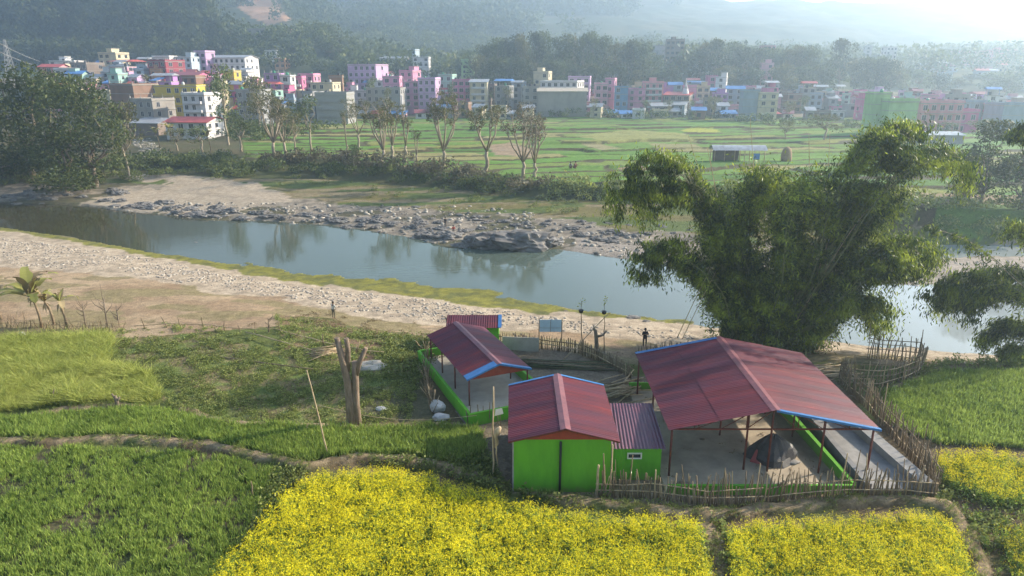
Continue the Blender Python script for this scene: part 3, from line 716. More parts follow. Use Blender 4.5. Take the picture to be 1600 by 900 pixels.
grove([(430, 70), (490, 58)], 5, 520, 540, 'dark tree on the left slope of the knoll', 'trees on the left slope of the knoll', 6)
grove([(515, 64), (540, 92)], 4, 505, 520, 'brownish tree beside the cliff of the knoll', 'trees beside the knoll cliff', 6)

# --- forest on the hills
def hill_forest():
    def blob(seed, n, size):
        r_ = np.random.default_rng(seed)
        lobes = [(r_.normal(0, .28), r_.normal(0, .28), .5 + r_.random() * .5, .42, .42) for _ in range(5)]
        V, F, A = crown_cards(lobes, n, size, .5, 1.7)
        return V, F, A, np.zeros(len(F), int)
    big = [blob(i, 200, .085) for i in range(5)]; small = [blob(9 + i, 120, .10) for i in range(4)]
    P = []; S = []
    def fill(D0, D1, n, s0, s1, tmpl, keep, name, lf, umax=.88):
        y = np.sqrt(rng.random(n) * (D1 * D1 - D0 * D0) + D0 * D0); x = (rng.random(n) * 2 - 1) * umax * y
        z = Z(x, y); px, py = proj(x, y, z); k = keep(px, py, x, y); x, y, z = x[k], y[k], z[k]
        s = s0 + (s1 - s0) * rng.random(len(x))
        V, F, A, M_ = scatter(tmpl, np.stack([x, y, z - s * .15], 1), s, rng.random(len(x)) * 6.28, .05)
        tag(link(name, raw_mesh(name, V, F, lf, var=A)), kind='stuff')
    cliff = [[(528, 58), (560, 62), (572, 100), (545, 108), (520, 90)], [(380, -20), (432, -20), (440, 18), (455, 30), (420, 40), (395, 28), (370, 10)], [(88, 62), (125, 58), (138, 80), (110, 92), (85, 84)]]
    def nocliff(px, py):
        k = np.ones(len(px), bool)
        for c_ in cliff: k &= ~pip(px, py + 6, c_)
        return k
    fill(520, 760, 5200, 10, 19, big, lambda px, py, x, y: (px < 360) & nocliff(px, py), 'hillside_forest', LEAF['dark'])
    fill(465, 620, 1500, 7, 13, big, lambda px, py, x, y: (px > 380) & (px < 620) & nocliff(px, py), 'knoll_undergrowth', LEAF['mid'])
    fill(455, 900, 4800, 7, 17, small, lambda px, py, x, y: (px > 540) & (fbm(x / 50, y / 50, 91) > .42 + .10 * (px > 1340)) & ~((px > 1340) & (y > 470) & (y < 660) & (rng.random(len(px)) < .72)), 'valley_woods', LEAF['mid'])
    fill(620, 1000, 1500, 10, 18, small, lambda px, py, x, y: (px > 335) & (px < 640) & nocliff(px, py) & (fbm(x / 50, y / 50, 92) > .4), 'spur_woods', LEAF['mid'])
    fill(900, 1700, 5200, 16, 30, small, lambda px, py, x, y: (fbm(x / 90, y / 90, 93) > .42 + .12 * (px > 850)) & (px < 1060) & nocliff(px, py), 'mountain_forest', LEAF['dark'])
hill_forest()

# --- thickets on the far bank, scrub between things (nobody could count it)
def brush(name, pts, n, s0, s1, spread, leaf, tm=None, hscale=1.0):
    """low bushes along px polylines"""
    def bl(seed):
        r_ = np.random.default_rng(seed)
        lobes = [(r_.normal(0, .35), r_.normal(0, .35), .15 + r_.random() * .6, .42, .36) for _ in range(5)]
        V, F, A = crown_cards(lobes, 130, .11, .3, 2.0); return V, F, A, np.zeros(len(F), int)
    tm = [bl(100 + i) for i in range(4)]
    W = [ground_at(*p) for p in pts]; seg = [(W[i + 1] - W[i]).length for i in range(len(W) - 1)]; tot = sum(seg)
    P = []
    for i in range(n):
        t = random.random() * tot; k = 0
        while t > seg[k] and k < len(seg) - 1: t -= seg[k]; k += 1
        q = W[k].lerp(W[k + 1], t / seg[k]); P.append((q.x + random.gauss(0, spread * 1.2), q.y + random.gauss(0, spread)))
    P = np.array(P); z = Z(P[:, 0], P[:, 1]); k = z > .2; P = P[k]; z = z[k]
    s = s0 + (s1 - s0) * rng.random(len(P)) ** 1.5
    V, F, A, M_ = scatter(tm, np.concatenate([P, (z - .1)[:, None]], 1), s, rng.random(len(P)) * 6.28, .08, zs=s * hscale)
    return tag(link(name, raw_mesh(name, V, F, LEAF[leaf], var=A)), kind='stuff')
brush('bank_thicket', [(395, 256), (500, 250), (560, 258), (640, 268), (700, 276), (780, 288), (860, 296)], 105, 1.2, 3.8, 1.4, 'grey')
brush('bank_undergrowth', [(380, 262), (560, 268), (700, 288), (870, 306), (940, 312)], 95, 1.0, 2.8, 1.6, 'mid')
brush('bank_scrub', [(860, 300), (1000, 302), (1150, 310), (1300, 325), (1500, 345), (1640, 350)], 170, 1.2, 2.8, 1.8, 'weed')
brush('left_bank_undergrowth', [(-60, 268), (60, 268), (160, 262), (250, 255), (345, 258), (400, 270)], 150, 1.2, 3.4, 2.8, 'mid')
brush('left_bank_scrub', [(-60, 285), (60, 284), (200, 280), (330, 262), (380, 275)], 110, .8, 2.0, 2.2, 'weed')
brush('settlement_scrub', [(230, 205), (340, 200), (400, 215), (470, 205)], 90, 2, 4.5, 5, 'mid')
brush('town_edge_scrub', [(640, 178), (700, 180), (760, 185), (930, 182), (1010, 186), (1090, 186), (1140, 190), (1300, 200), (1500, 208)], 110, 2.0, 4.2, 3.0, 'mid')
brush('slope_scrub', [(420, 275), (560, 296), (700, 312), (880, 330), (1000, 345)], 60, .6, 1.4, 3.5, 'weed')
brush('path_scrub', [(440, 492), (520, 505), (600, 525), (650, 545)], 80, .4, .8, 1.4, 'straw', hscale=.6)
brush('field_edge_scrub', [(190, 518), (300, 515), (420, 535), (520, 570), (640, 600)], 90, .3, .7, .7, 'weed', hscale=.7)
brush('right_bank_scrub', [(1380, 602), (1440, 580), (1500, 570), (1650, 578)], 70, .4, .9, .5, 'weed')

# ------------------------------------------------------------------ the town
def wallmat(c):
    key = 'wall_%02d_%02d_%02d' % tuple(int(v * 100) for v in c)
    return mat(key, c, tuple(v * .74 for v in c), scale=.45, rough=.85, bump=.1, bscale=6, stretch=(1, 1, .5), lo=.3, hi=.6)
COL = dict(pink=(.62, .28, .42), hot=(.56, .16, .30), salmon=(.62, .28, .32), lilac=(.54, .36, .56), white=(.62, .60, .60), cream=(.55, .47, .32), yellow=(.55, .43, .07),
           brick=(.25, .15, .105), grey=(.27, .27, .28), bluegrey=(.27, .33, .40), green=(.33, .50, .22), blue=(.12, .26, .42), maroon=(.28, .05, .07), brown=(.22, .17, .14),
           concrete=(.33, .30, .27), paleblue=(.42, .50, .58), orange=(.50, .25, .13), mint=(.32, .50, .44), rose=(.62, .33, .40), violet=(.38, .20, .46))
TRIM = mat('trim_white', (.60, .58, .57), rough=.7); TRIMG = mat('trim_grey', (.33, .32, .31), rough=.8)
SLABT = mat('roof_slab', (.36, .34, .31), (.24, .23, .21), scale=.8)
TIN = mat('tin_sheet', (.42, .44, .47), (.26, .26, .28), scale=.7, rough=.45, metallic=.4); TINB = mat('tin_blue', (.08, .22, .50), (.06, .16, .38), scale=.7, rough=.5)
TINR = mat('tin_red', (.42, .07, .06), (.28, .05, .05), scale=.6, rough=.5); TINM = mat('tin_maroon', (.26, .07, .09), (.18, .06, .07), scale=.6, rough=.5)
TILE = mat('tile_pale', (.46, .40, .32), (.30, .26, .21), scale=.9, rough=.8)
TANKB = mat('tank_black', (.03, .03, .035), rough=.4); TANKG = mat('tank_green', (.05, .28, .16), rough=.4); TANKW = mat('tank_white', (.6, .6, .58), rough=.4)
BRICKM = None
def brick_wall():
    m, t, b = nodes_mat('bricks'); N = t.nodes; L = t.links
    tc = N.new('ShaderNodeTexCoord'); mp = N.new('ShaderNodeMapping'); mp.inputs['Rotation'].default_value = (R(90), 0, 0); L.new(tc.outputs['Object'], mp.inputs[0])
    br = N.new('ShaderNodeTexBrick'); br.inputs['Scale'].default_value = 2.0; br.inputs['Color1'].default_value = (.27, .26, .26, 1); br.inputs['Color2'].default_value = (.20, .20, .205, 1)
    br.inputs['Mortar'].default_value = (.36, .35, .33, 1); br.inputs['Mortar Size'].default_value = .03; L.new(mp.outputs[0], br.inputs[0]); L.new(br.outputs[0], b.inputs['Base Color'])
    b.inputs['Roughness'].default_value = .9; return m
BLOCKS = brick_wall()
_wc = {}
def window_mesh(wd, ht, frame=TRIM, bars=0):
    key = (round(wd, 1), round(ht, 1), frame.name, bars)
    if key in _wc: return _wc[key]
    f = MB(); t_ = .09
    f.box(-wd / 2 - t_, -wd / 2, -.08, .05, -t_, ht + t_); f.box(wd / 2, wd / 2 + t_, -.08, .05, -t_, ht + t_)
    f.box(-wd / 2, wd / 2, -.08, .05, ht, ht + t_); f.box(-wd / 2 - .16, wd / 2 + .16, -.14, .05, -t_ - .05, -t_ - .002)
    for i in range(bars): x = -wd / 2 + wd * (i + 1) / (bars + 1); f.box(x - .03, x + .03, -.06, .04, 0, ht)
    g = MB().box(-wd / 2, wd / 2, -.02, .04, 0, ht)
    fm = f.mesh('frame', frame); gm = g.mesh('pane', GLASSD)
    both = MB(); both.v, both.f, both.m, both.sm = f.v + g.v, f.f + [tuple(i + len(f.v) for i in q) for q in g.f], [0] * len(f.f) + [1] * len(g.f), [False] * (len(f.f) + len(g.f))
    _wc[key] = both.mesh('window', [frame, GLASSD]); return _wc[key]
def lathe(mb, prof, seg=12, m=0, c=(0, 0)):
    mb.tube([(c[0], c[1], z) for r_, z in prof], [max(.001, r_) for r_, z in prof], seg, m); return mb
_tank = {}
def tank_mesh(mt):
    if mt.name not in _tank: _tank[mt.name] = lathe(MB(), [(.5, 0), (.55, .05), (.55, 1.0), (.45, 1.2), (.18, 1.35), (.16, 1.42)]).mesh('water_tank', mt)
    return _tank[mt.name]
HN = [0]
def house(px0, px1, ytop, D, col, fl, label, roof='flat', yaw=None, depth=None, parts=True, group=None, tank=None, stair=False, balc=False, frame=None, blocks=False, nowin=False, second=None, cat='house', name='house'):
    rs = random.Random(int(px0 * 31 + D * 7)); HN[0] += 1
    pc = (px0 + px1) / 2; p = atD(pc, D); top = aty(pc, ytop, D).z
    wd = (px1 - px0) / F_PX * D * 1.0; H = max(2.6, top - p.z); base = p.z; fl = max(1, round((H - (1.4 if roof in ('gable', 'shed') else 0)) / 3.0))
    if depth is None: depth = min(14, max(6, wd * rs.uniform(.8, 1.1)))
    if yaw is None: yaw = rs.uniform(-24, 8)
    yaw = R(yaw); vis = abs(math.cos(yaw)) + abs(math.sin(yaw)) * depth / wd; wd = wd / vis; depth = depth / max(1, vis * .95)
    cm = BLOCKS if blocks else wallmat(COL[col] if isinstance(col, str) else col)
    r = thing(name, label, cat, (p.x, D, base), yaw, group)
    x0, x1, y0, y1 = -wd / 2, wd / 2, -depth / 2, depth / 2
    if roof in ('gable', 'shed', 'hip'): H = H - (1.5 if H > 5 else .9)
    MM = [cm, SLABT, TRIM, TRIMG, TIN]
    w_ = MB().box(x0, x1, y0, y1, -2.5, H)
    s_ = MB(); fh = H / fl; slabs = []; bals = []
    for i in range(1, fl + 1):
        z = i * fh; e = .22 if not (roof != 'flat' and i == fl) else .05
        q_ = MB()
        if blocks or rs.random() < .5 or i == fl: q_.box(x0 - e, x1 + e, y0 - e - .1, y1 + e, z - .16, z + (.08 if i == fl else .0))
        else: q_.box(x0 - .06, x1 + .06, y0 - .06, y1 + .06, z - .14, z)
        slabs.append(q_)
    if roof == 'flat':
        ph = rs.choice((.45, .7, .9))
        for a in ((x0 - .1, x1 + .1, y0 - .2, y0 - .02), (x0 - .1, x1 + .1, y1 - .1, y1 + .1), (x0 - .1, x0 + .08, y0 - .02, y1 - .1), (x1 - .08, x1 + .1, y0 - .02, y1 - .1)):
            w_.box(*a, H + .082, H + ph)
    bal = MB()
    if balc:
        for i in range(1, fl):
            z = i * fh; bx0, bx1 = x0 + wd * .1, x1 - wd * .1; bal = MB(); bals.append(bal)
            bal.box(bx0, bx1, y0 - 1.2, y0 - .24, z - .13, z + .02)
            bal.box(bx0, bx1, y0 - 1.2, y0 - 1.1, z + .02, z + .85, 1)
            bal.box(bx0, bx0 + .1, y0 - 1.1, y0 - .24, z + .02, z + .85, 1); bal.box(bx1 - .1, bx1, y0 - 1.1, y0 - .24, z + .02, z + .85, 1)
    fr = frame or TRIM
    wins = []
    ww = rs.choice((1.3, 1.5, 1.8)); wh = min(1.55, fh * .52)
    if not nowin:
        nf = max(1, int(wd / 2.7)); nsd = max(1, int(depth / 3.6))
        for i in range(fl):
            z = i * fh + fh * .3
            for k in range(nf):
                if rs.random() < .9: wins.append((x0 + wd * (k + .5) / nf, y0 - .01, z, 0))
            for k in range(nsd):
                if rs.random() < .7: wins.append((x1 + .01, y0 + depth * (k + .5) / nsd, z, R(90)))
                if rs.random() < .6: wins.append((x0 - .01, y0 + depth * (k + .5) / nsd, z, R(-90)))
    wm = window_mesh(ww, wh, fr, 1)
    extra = []
    if roof in ('gable', 'shed', 'hip'):
        pass
    rmat = {'red': TINR, 'blue': TINB, 'maroon': TINM, 'tin': TIN, 'tile': TILE}.get(second, TIN)
    rf = MB()
    if roof == 'gable':
        e = .7; rh = 1.4
        P = [(x0 - e, y0 - e, H), (x1 + e, y0 - e, H), (x1 + e, y1 + e, H), (x0 - e, y1 + e, H), (x0 - e, 0, H + rh), (x1 + e, 0, H + rh)]
        P2 = [(a, b_, c_ + .12) for a, b_, c_ in P]
        rf.add(P + P2, [(6, 7, 11, 10), (10, 11, 8, 9), (1, 0, 4, 5), (5, 4, 3, 2), (0, 1, 7, 6), (2, 3, 9, 8), (0, 6, 10, 4), (4, 10, 9, 3), (1, 5, 11, 7), (5, 2, 8, 11)])
        w_.add([(x0, y0, H), (x0, y1, H), (x0, 0, H + rh * .9), (x1, y0, H), (x1, y1, H), (x1, 0, H + rh * .9)], [(0, 1, 2), (4, 3, 5)])
    elif roof == 'shed':
        e = .6; P = [(x0 - e, y0 - e, H), (x1 + e, y0 - e, H), (x1 + e, y1 + e, H + 1.2), (x0 - e, y1 + e, H + 1.2)]
        rf.add(P + [(a, b_, c_ + .1) for a, b_, c_ in P], [(4, 5, 6, 7), (3, 2, 1, 0), (0, 1, 5, 4), (1, 2, 6, 5), (2, 3, 7, 6), (3, 0, 4, 7)])
        w_.add([(x0, y0, H), (x0, y1, H), (x0, y1, H + 1.1), (x1, y0, H), (x1, y1, H), (x1, y1, H + 1.1)], [(0, 1, 2), (4, 3, 5), (1, 4, 5, 2)])
    elif roof == 'canopy':      # a light roof on posts over the terrace
        for (a, b_) in ((x0 + .3, y0 + .3), (x1 - .3, y0 + .3), (x0 + .3, y1 - .3), (x1 - .3, y1 - .3)): rf.box(a - .06, a + .06, b_ - .06, b_ + .06, H + .09, H + 2.2, 1)
        rf.add([(x0 - .5, y0 - .5, H + 2.2), (x1 + .5, y0 - .5, H + 2.2), (x1 + .5, y1 + .5, H + 2.2), (x0 - .5, y1 + .5, H + 2.2), (x0 - .5, 0, H + 3.1), (x1 + .5, 0, H + 3.1)], [(0, 1, 5, 4), (2, 3, 4, 5), (0, 4, 3), (1, 2, 5), (0, 3, 2, 1)])
    if stair:
        sx = rs.uniform(x0 + 1.5, x1 - 1.5) if wd > 5 else 0
        w_.box(sx - 1.4, sx + 1.4, -1.2, y1 - .4, H + .1, H + 2.5); s_.box(sx - 1.7, sx + 1.7, -1.5, y1 - .2, H + 2.5, H + 2.65)
    nt_ = rs.choice((0, 1, 1, 2)) if tank is None else tank
    tk = []
    if roof == 'flat' or roof == 'canopy':
        for k in range(nt_): tk.append((rs.uniform(x0 + .8, x1 - .8), rs.uniform(y0 + .8, y1 - 1.2), H + .1, rs.choice((TANKB, TANKB, TANKG, TANKW))))
    if parts:
        w_.build('wall', cm, r)
        for q_ in slabs: q_.build('floor_slab', SLABT, r)
        if s_.v: s_.build('stair_roof', SLABT, r)
        if rf.v: rf.build('roof', [rmat, TRIMG], r)
        if roof == 'flat' and rs.random() < .6:
            for cx_ in (x0 + .2, 0, x1 - .2):
                for cy_2 in (y0 + .2, y1 - .2):
                    q_ = MB().box(cx_ - .14, cx_ + .14, cy_2 - .14, cy_2 + .14, H + .083, H + rs.uniform(.8, 1.5))
                    for dx_ in (-.08, .08): q_.tube([(cx_ + dx_, cy_2, H + .7), (cx_ + dx_ * 1.6, cy_2, H + 2.1)], .025, 4)
                    q_.build('column_stub', TRIMG, r)
        bm_ = [SLABT, cm if rs.random() < .6 else TRIM]
        for q_ in bals: q_.build('balcony', bm_, r)
        for wx, wy, wz, a in wins: part('window', wm, r, loc=(wx, wy, wz), rz=a)
        for tx, ty, tz, mt in tk: part('water_tank', tank_mesh(mt), r, loc=(tx, ty, tz))
    else:
        g = w_
        def merge(o, mi):
            n = len(g.v); g.v += o.v; g.f += [tuple(i + n for i in q) for q in o.f]; g.m += [mi] * len(o.f); g.sm += [False] * len(o.f)
        for q_ in slabs + [s_]: merge(q_, 1)
        merge(rf, 2)
        for wx, wy, wz, a in wins:
            if abs(a) < .1: g.box(wx - ww / 2, wx + ww / 2, wy - .04, wy + .02, wz, wz + wh, 3)
            else: g.box(wx - .03, wx + .03, wy - ww / 2, wy + ww / 2, wz, wz + wh, 3)
        for tx, ty, tz, mt in tk: g.box(tx - .5, tx + .5, ty - .5, ty + .5, tz, tz + 1.2, 4)
        C_ = g.build('house_far', [cm, SLABT, rmat, GLASSD, TANKB])
        bpy.data.objects.remove(r)
        C_.name = name; C_.location = (p.x, D, base); C_.rotation_euler = (0, 0, yaw); tag(C_, label, cat, group); r = C_
    return r
HL = [
 # px0 px1 ytop D colour floors label, options
 (176, 238, 132, 268, 'brick', 2, 'unfinished brown brick building with flat roof behind the large round tree', dict(stair=False, nowin=True)),
 (205, 260, 156, 254, 'concrete', 1, 'low grey building with two white barred windows and a pale roof edge', dict(frame=TRIM, tank=0)),
 (242, 314, 134, 276, 'yellow', 3, 'bright yellow house with rounded balconies above the low red roof', dict(balc=True, tank=1)),
 (288, 335, 148, 252, 'white', 2, 'lilac white two storey house with dark windows right of the yellow house', dict(balc=True)),
 (200, 252, 184, 238, 'brown', 1, 'dark open shed with a tin roof at the end of the river path', dict(roof='shed', second='tin', nowin=True, cat='shed', name='shed')),
 (262, 332, 182, 228, 'white', 1, 'low pale house under a bright red pitched roof beside the river path', dict(roof='gable', second='red', yaw=-6)),
 (240, 286, 96, 330, 'maroon', 3, 'tall house with dark red frame and white side wall', dict(tank=0)),
 (180, 226, 104, 345, 'rose', 3, 'pink house with a red canopy over its roof terrace', dict(roof='canopy', second='red')),
 (270, 320, 112, 300, 'hot', 2, 'house with a wide maroon sloping roof right of the dark red frame', dict(roof='gable', second='maroon')),
 (166, 200, 84, 372, 'cream', 4, 'cream grey stepped house highest in the left part of town', dict(stair=True)),
 (72, 102, 100, 352, 'salmon', 2, 'small house with a red roof seen over the dark trees', dict(roof='gable', second='red')),
 (90, 128, 96, 385, 'white', 2, 'white house with a white rooftop room above the dark trees', dict(stair=True)),
 (120, 160, 100, 350, 'brown', 2, 'long dark brown flat block over the round tree', {}),
 (248, 276, 90, 368, 'white', 3, 'white house carrying green tanks behind the dark red framed house', dict(tank=2)),
 (280, 311, 90, 372, 'paleblue', 3, 'pale blue house with rooftop room left of the big white block', dict(stair=True)),
 (312, 336, 82, 380, 'lilac', 4, 'lilac tower wing at the left end of the big white block', dict(tank=0)),
 (336, 400, 86, 386, 'white', 4, 'big white and lilac four storey block with a greenish hipped roof', dict(roof='gable', second='tin', balc=True)),
 (352, 374, 112, 310, 'yellow', 3, 'narrow pale yellow house behind the tall light green tree', {}),
 (372, 416, 142, 262, 'grey', 2, 'dark grey flat roofed building with two grey tanks on top', dict(tank=2)),
 (400, 438, 47, 548, 'concrete', 3, 'grey concrete cluster house on the spur above the town', {}),
 (412, 440, 54, 560, 'white', 2, 'white house on the spur left of the knoll', {}),
 (420, 438, 80, 490, 'white', 3, 'narrow white house under the knoll', {}),
 (434, 452, 92, 470, 'orange', 2, 'small orange house where the road bends under the knoll', {}),
 (417, 441, 116, 300, 'violet', 4, 'tall violet four storey house beside the white fronted one', dict(tank=1)),
 (441, 458, 119, 297, 'white', 4, 'narrow white fronted house joined to the violet house', dict(yaw=-4)),
 (457, 474, 122, 305, 'hot', 4, 'hot pink narrow house right of the white fronted one', dict(balc=True)),
 (470, 497, 118, 315, 'pink', 4, 'pink house with a hot pink parapet behind the grey awning', dict(balc=True)),
 (490, 526, 130, 300, 'cream', 2, 'cream coloured house with a covered veranda', dict(balc=True)),
 (514, 536, 120, 312, 'brick', 3, 'dark brick tower like house right of the cream veranda house', dict(nowin=True, tank=1)),
 (497, 546, 147, 236, 'grey', 3, 'long windowless wall of grey concrete blocks left of the unfinished house', dict(blocks=True, nowin=True, yaw=-3, cat='building', name='building')),
 (576, 630, 138, 246, 'grey', 3, 'unfinished grey block house beside the white pole', dict(blocks=True, yaw=-4, tank=0)),
 (545, 577, 142, 262, 'white', 3, 'white two storey house between the two grey block buildings', dict(stair=True)),
 (578, 602, 127, 282, 'white', 4, 'white house with grey slab lines behind the unfinished block house', dict(balc=True)),
 (600, 626, 121, 276, 'pink', 4, 'plain pink house left of the two storey pink pair', {}),
 (626, 656, 112, 298, 'pink', 4, 'tall pink house with a long row of windows', dict(stair=True)),
 (655, 686, 124, 262, 'lilac', 3, 'large lilac pink house with a flat overhanging roof, nearest of the pink cluster', dict(yaw=-10)),
 (632, 658, 128, 266, 'pink', 3, 'pink house joined to the left side of the large lilac pink one', {}),
 (550, 570, 113, 335, 'hot', 3, 'small hot pink house with arched roof canopy', dict(roof='canopy', second='red')),
 (548, 604, 102, 362, 'lilac', 3, 'long lilac row block at the back of the centre', dict(tank=2)),
 (598, 640, 88, 500, 'white', 1, 'long low white school roof below the valley slope', dict(roof='gable', second='tin')),
 (640, 656, 79, 505, 'paleblue', 3, 'pale blue tower house beside the long white roof', {}),
 (648, 672, 90, 480, 'white', 4, 'white four storey house with balcony stripes in front of the blue tower', dict(balc=True, tank=1)),
 (686, 712, 118, 300, 'mint', 3, 'mint green house right of the pink cluster', {}),
 (708, 736, 126, 274, 'hot', 3, 'magenta house left of the balcony block', dict(tank=1)),
 (735, 762, 123, 264, 'cream', 3, 'brown and cream three storey house with full width balconies', dict(balc=True, tank=0, roof='shed', second='tin', yaw=-3)),
 (722, 745, 94, 455, 'green', 3, 'pale green three storey house at the foot of the grove', {}),
 (763, 776, 134, 282, 'brown', 2, 'dark narrow house beside the blue canopy house', {}),
 (774, 802, 134, 270, 'grey', 3, 'grey house topped by a blue canopy roof', dict(roof='canopy', second='blue')),
 (800, 822, 130, 300, 'paleblue', 3, 'pale house with tanks left of the tiled concrete building', dict(tank=2)),
 (818, 842, 136, 254, 'concrete', 3, 'open fronted concrete frame house joined to the tiled building', {}),
 (842, 916, 137, 250, 'concrete', 2, 'big bare concrete building under a pale tiled roof facing the fields', dict(roof='gable', second='tile', yaw=-3, nowin=True, tank=0)),
 (846, 912, 128, 275, 'white', 3, 'long white roofed block directly behind the tiled concrete building', dict(tank=0)),
 (834, 862, 114, 300, 'cream', 4, 'cream house with a green and white rooftop tank', dict(stair=True, tank=1)),
 (888, 924, 121, 300, 'lilac', 3, 'lilac house with many tanks behind the concrete building', dict(tank=2)),
 (930, 950, 132, 268, 'rose', 3, 'pale pink white fronted house next to the pink tower', dict(yaw=-2)),
 (946, 964, 124, 276, 'pink', 4, 'slim bright pink tower house left of the dark blue house', {}),
 (961, 982, 136, 262, 'blue', 3, 'dark blue green house with a tin awning between two pink ones', dict(tank=1)),
 (982, 1012, 140, 264, 'pink', 3, 'pink terrace house with railed balconies', dict(balc=True)),
 (1006, 1036, 130, 268, 'salmon', 4, 'salmon pink house with stacked balconies and a rooftop room', dict(balc=True, stair=True, tank=1, yaw=-4)),
 (1020, 1048, 160, 242, 'grey', 1, 'small grey shed at the field edge under the salmon house', dict(roof='shed', second='tin')),
 (1046, 1078, 158, 246, 'bluegrey', 1, 'low shed with a pale blue roof beside the small grey shed', dict(roof='shed', second='tin')),
 (1038, 1086, 143, 262, 'brown', 2, 'grey brown block with a red roof strip', dict(roof='shed', second='red')),
 (1068, 1090, 136, 270, 'pink', 3, 'pink side wall house at the end of the brown block', {}),
 (1083, 1115, 100, 470, 'white', 3, 'white three storey house standing alone on the grove slope', dict(balc=True, yaw=0)),
 (1112, 1124, 108, 472, 'rose', 2, 'small pink annexe touching the lone white house', {}),
 (1104, 1120, 120, 330, 'hot', 4, 'bright hot pink house below the lone white house', {}),
 (1118, 1138, 121, 325, 'white', 3, 'white house with a pink corner beside the hot pink one', dict(stair=True)),
 (1045, 1066, 128, 330, 'bluegrey', 3, 'blue roofed house left of the white spire', dict(roof='gable', second='blue')),
 (1078, 1104, 126, 332, 'blue', 3, 'blue house right of the white spire', dict(roof='shed', second='blue')),
 (1136, 1166, 134, 285, 'bluegrey', 3, 'grey blue house with a bright blue pitched roof', dict(roof='gable', second='blue')),
 (1162, 1186, 143, 262, 'bluegrey', 4, 'plain grey blue windowless tower wall beside the cream block', dict(nowin=True, yaw=-2)),
 (1183, 1214, 146, 258, 'cream', 4, 'cream four storey house with open balconies facing the fields', dict(balc=True, yaw=4)),
 (1130, 1156, 166, 254, 'rose', 1, 'small cream pink house under the blue pitched roof', dict(yaw=0)),
 (1100, 1134, 154, 262, 'brown', 2, 'dark brown shed like house between the pink wall and the small cream one', {}),
 (1212, 1236, 176, 242, 'brick', 1, 'low brick wall building beside the cream block', dict(nowin=True)),
 (1250, 1318, 152, 300, 'brown', 1, 'long hall with a wide maroon roof on posts', dict(roof='gable', second='maroon', depth=16)),
 (1316, 1346, 153, 298, 'grey', 3, 'plain grey house at the right end of the maroon roofed hall', dict(nowin=True)),
 (1302, 1336, 168, 270, 'hot', 2, 'low magenta house in front of the maroon roofed hall', {}),
 (1336, 1362, 172, 262, 'violet', 2, 'violet house left of the light green house', {}),
 (1363, 1390, 146, 236, 'green', 4, 'narrow tall wing of the light green house', dict(nowin=True, yaw=-2, tank=1)),
 (1386, 1430, 158, 232, 'green', 4, 'large light green windowless house front above the arching bamboo', dict(nowin=True, yaw=-2, tank=1)),
 (1432, 1496, 160, 246, 'salmon', 3, 'large salmon pink house with two storeys of wide windows', dict(balc=True, yaw=-3, tank=1)),
 (1498, 1530, 174, 244, 'hot', 2, 'red pink lower wing right of the large salmon house', dict(yaw=-3)),
 (1545, 1567, 163, 262, 'hot', 3, 'magenta house beside the grey houses at the right edge', {}),
 (1562, 1606, 164, 246, 'bluegrey', 2, 'wide grey blue house at the right edge', dict(nowin=True)),
 (1516, 1548, 160, 268, 'bluegrey', 3, 'grey house with satellite dish left of the magenta one', {}),
 (1016, 1037, 72, 500, 'white', 3, 'white walled house at the left of the brown hilltop tower', dict(nowin=True)),
 (1036, 1066, 64, 486, 'brown', 3, 'brown grey hilltop tower house with a tank on its roof', dict(stair=True)),
 (1088, 1100, 76, 486, 'orange', 2, 'small orange house among the hazy hilltop trees', {}),
 (1185, 1204, 72, 500, 'rose', 4, 'hazy pink house at the top of the second grove', {}),
 (1186, 1206, 100, 420, 'rose', 4, 'stepped pale pink house on the slope above the blue roofs', dict(stair=True)),
 (448, 464, 47, 562, 'hot', 1, 'tiny red roofed house at the crest left of the knoll', {}),
 (1484, 1528, 81, 640, 'rose', 3, 'wide pink terraced house on the crest of the right slope', {}),
 (1542, 1574, 79, 640, 'salmon', 4, 'stepped pink house on the crest near the right edge', dict(stair=True)),
 (1374, 1392, 74, 600, 'white', 3, 'hazy white house above the feathery trees', {}),
 (1344, 1356, 73, 600, 'white', 2, 'small hazy white house left of the other one above the feathery trees', {}),
 (1255, 1278, 146, 330, 'mint', 2, 'mint house behind the maroon roofed hall', {}),
]
for a in HL:
    a = list(a); o_ = dict(a[7]); far = a[3] > 365
    if 540 < a[0] < 1340 and a[3] <= 345: a[3] = min(396, 328 + (a[3] - 250) * .72)
    if a[0] in (1162, 1183): a[3] = 303
    if a[0] == 497: a[3] = 286
    house(*a[:7], parts=not far, **o_)
# back rows, filling the town
ENV = [(60, 104), (170, 92), (300, 98), (400, 108), (550, 108), (700, 118), (850, 126), (1000, 130), (1150, 134), (1300, 143), (1450, 148), (1620, 150)]
rb = random.Random(99); used_lab = {}
cw = dict(pink='pink', hot='magenta', salmon='salmon', lilac='lilac', white='white', cream='cream', brick='brick', grey='grey', bluegrey='grey blue', mint='mint green', rose='pale pink', violet='violet', concrete='bare concrete', paleblue='pale blue', orange='orange', brown='brown', yellow='yellow')
marks = [(60, 'above the dark trees at the left'), (150, 'left of the pink house with red canopy'), (215, 'near the dark red framed house'), (300, 'below the big white block'), (380, 'right of the big white block'), (450, 'behind the violet house'), (530, 'behind the brick tower house'), (610, 'behind the pink cluster'), (700, 'near the mint green house'), (790, 'behind the blue canopy house'), (880, 'behind the tiled concrete building'), (970, 'behind the pink tower house'), (1060, 'around the white spire'), (1150, 'behind the bright blue roof'), (1230, 'left of the maroon roofed hall'), (1320, 'behind the maroon roofed hall'), (1420, 'behind the light green house'), (1500, 'above the salmon pink house'), (1580, 'behind the grey houses at the right edge')]
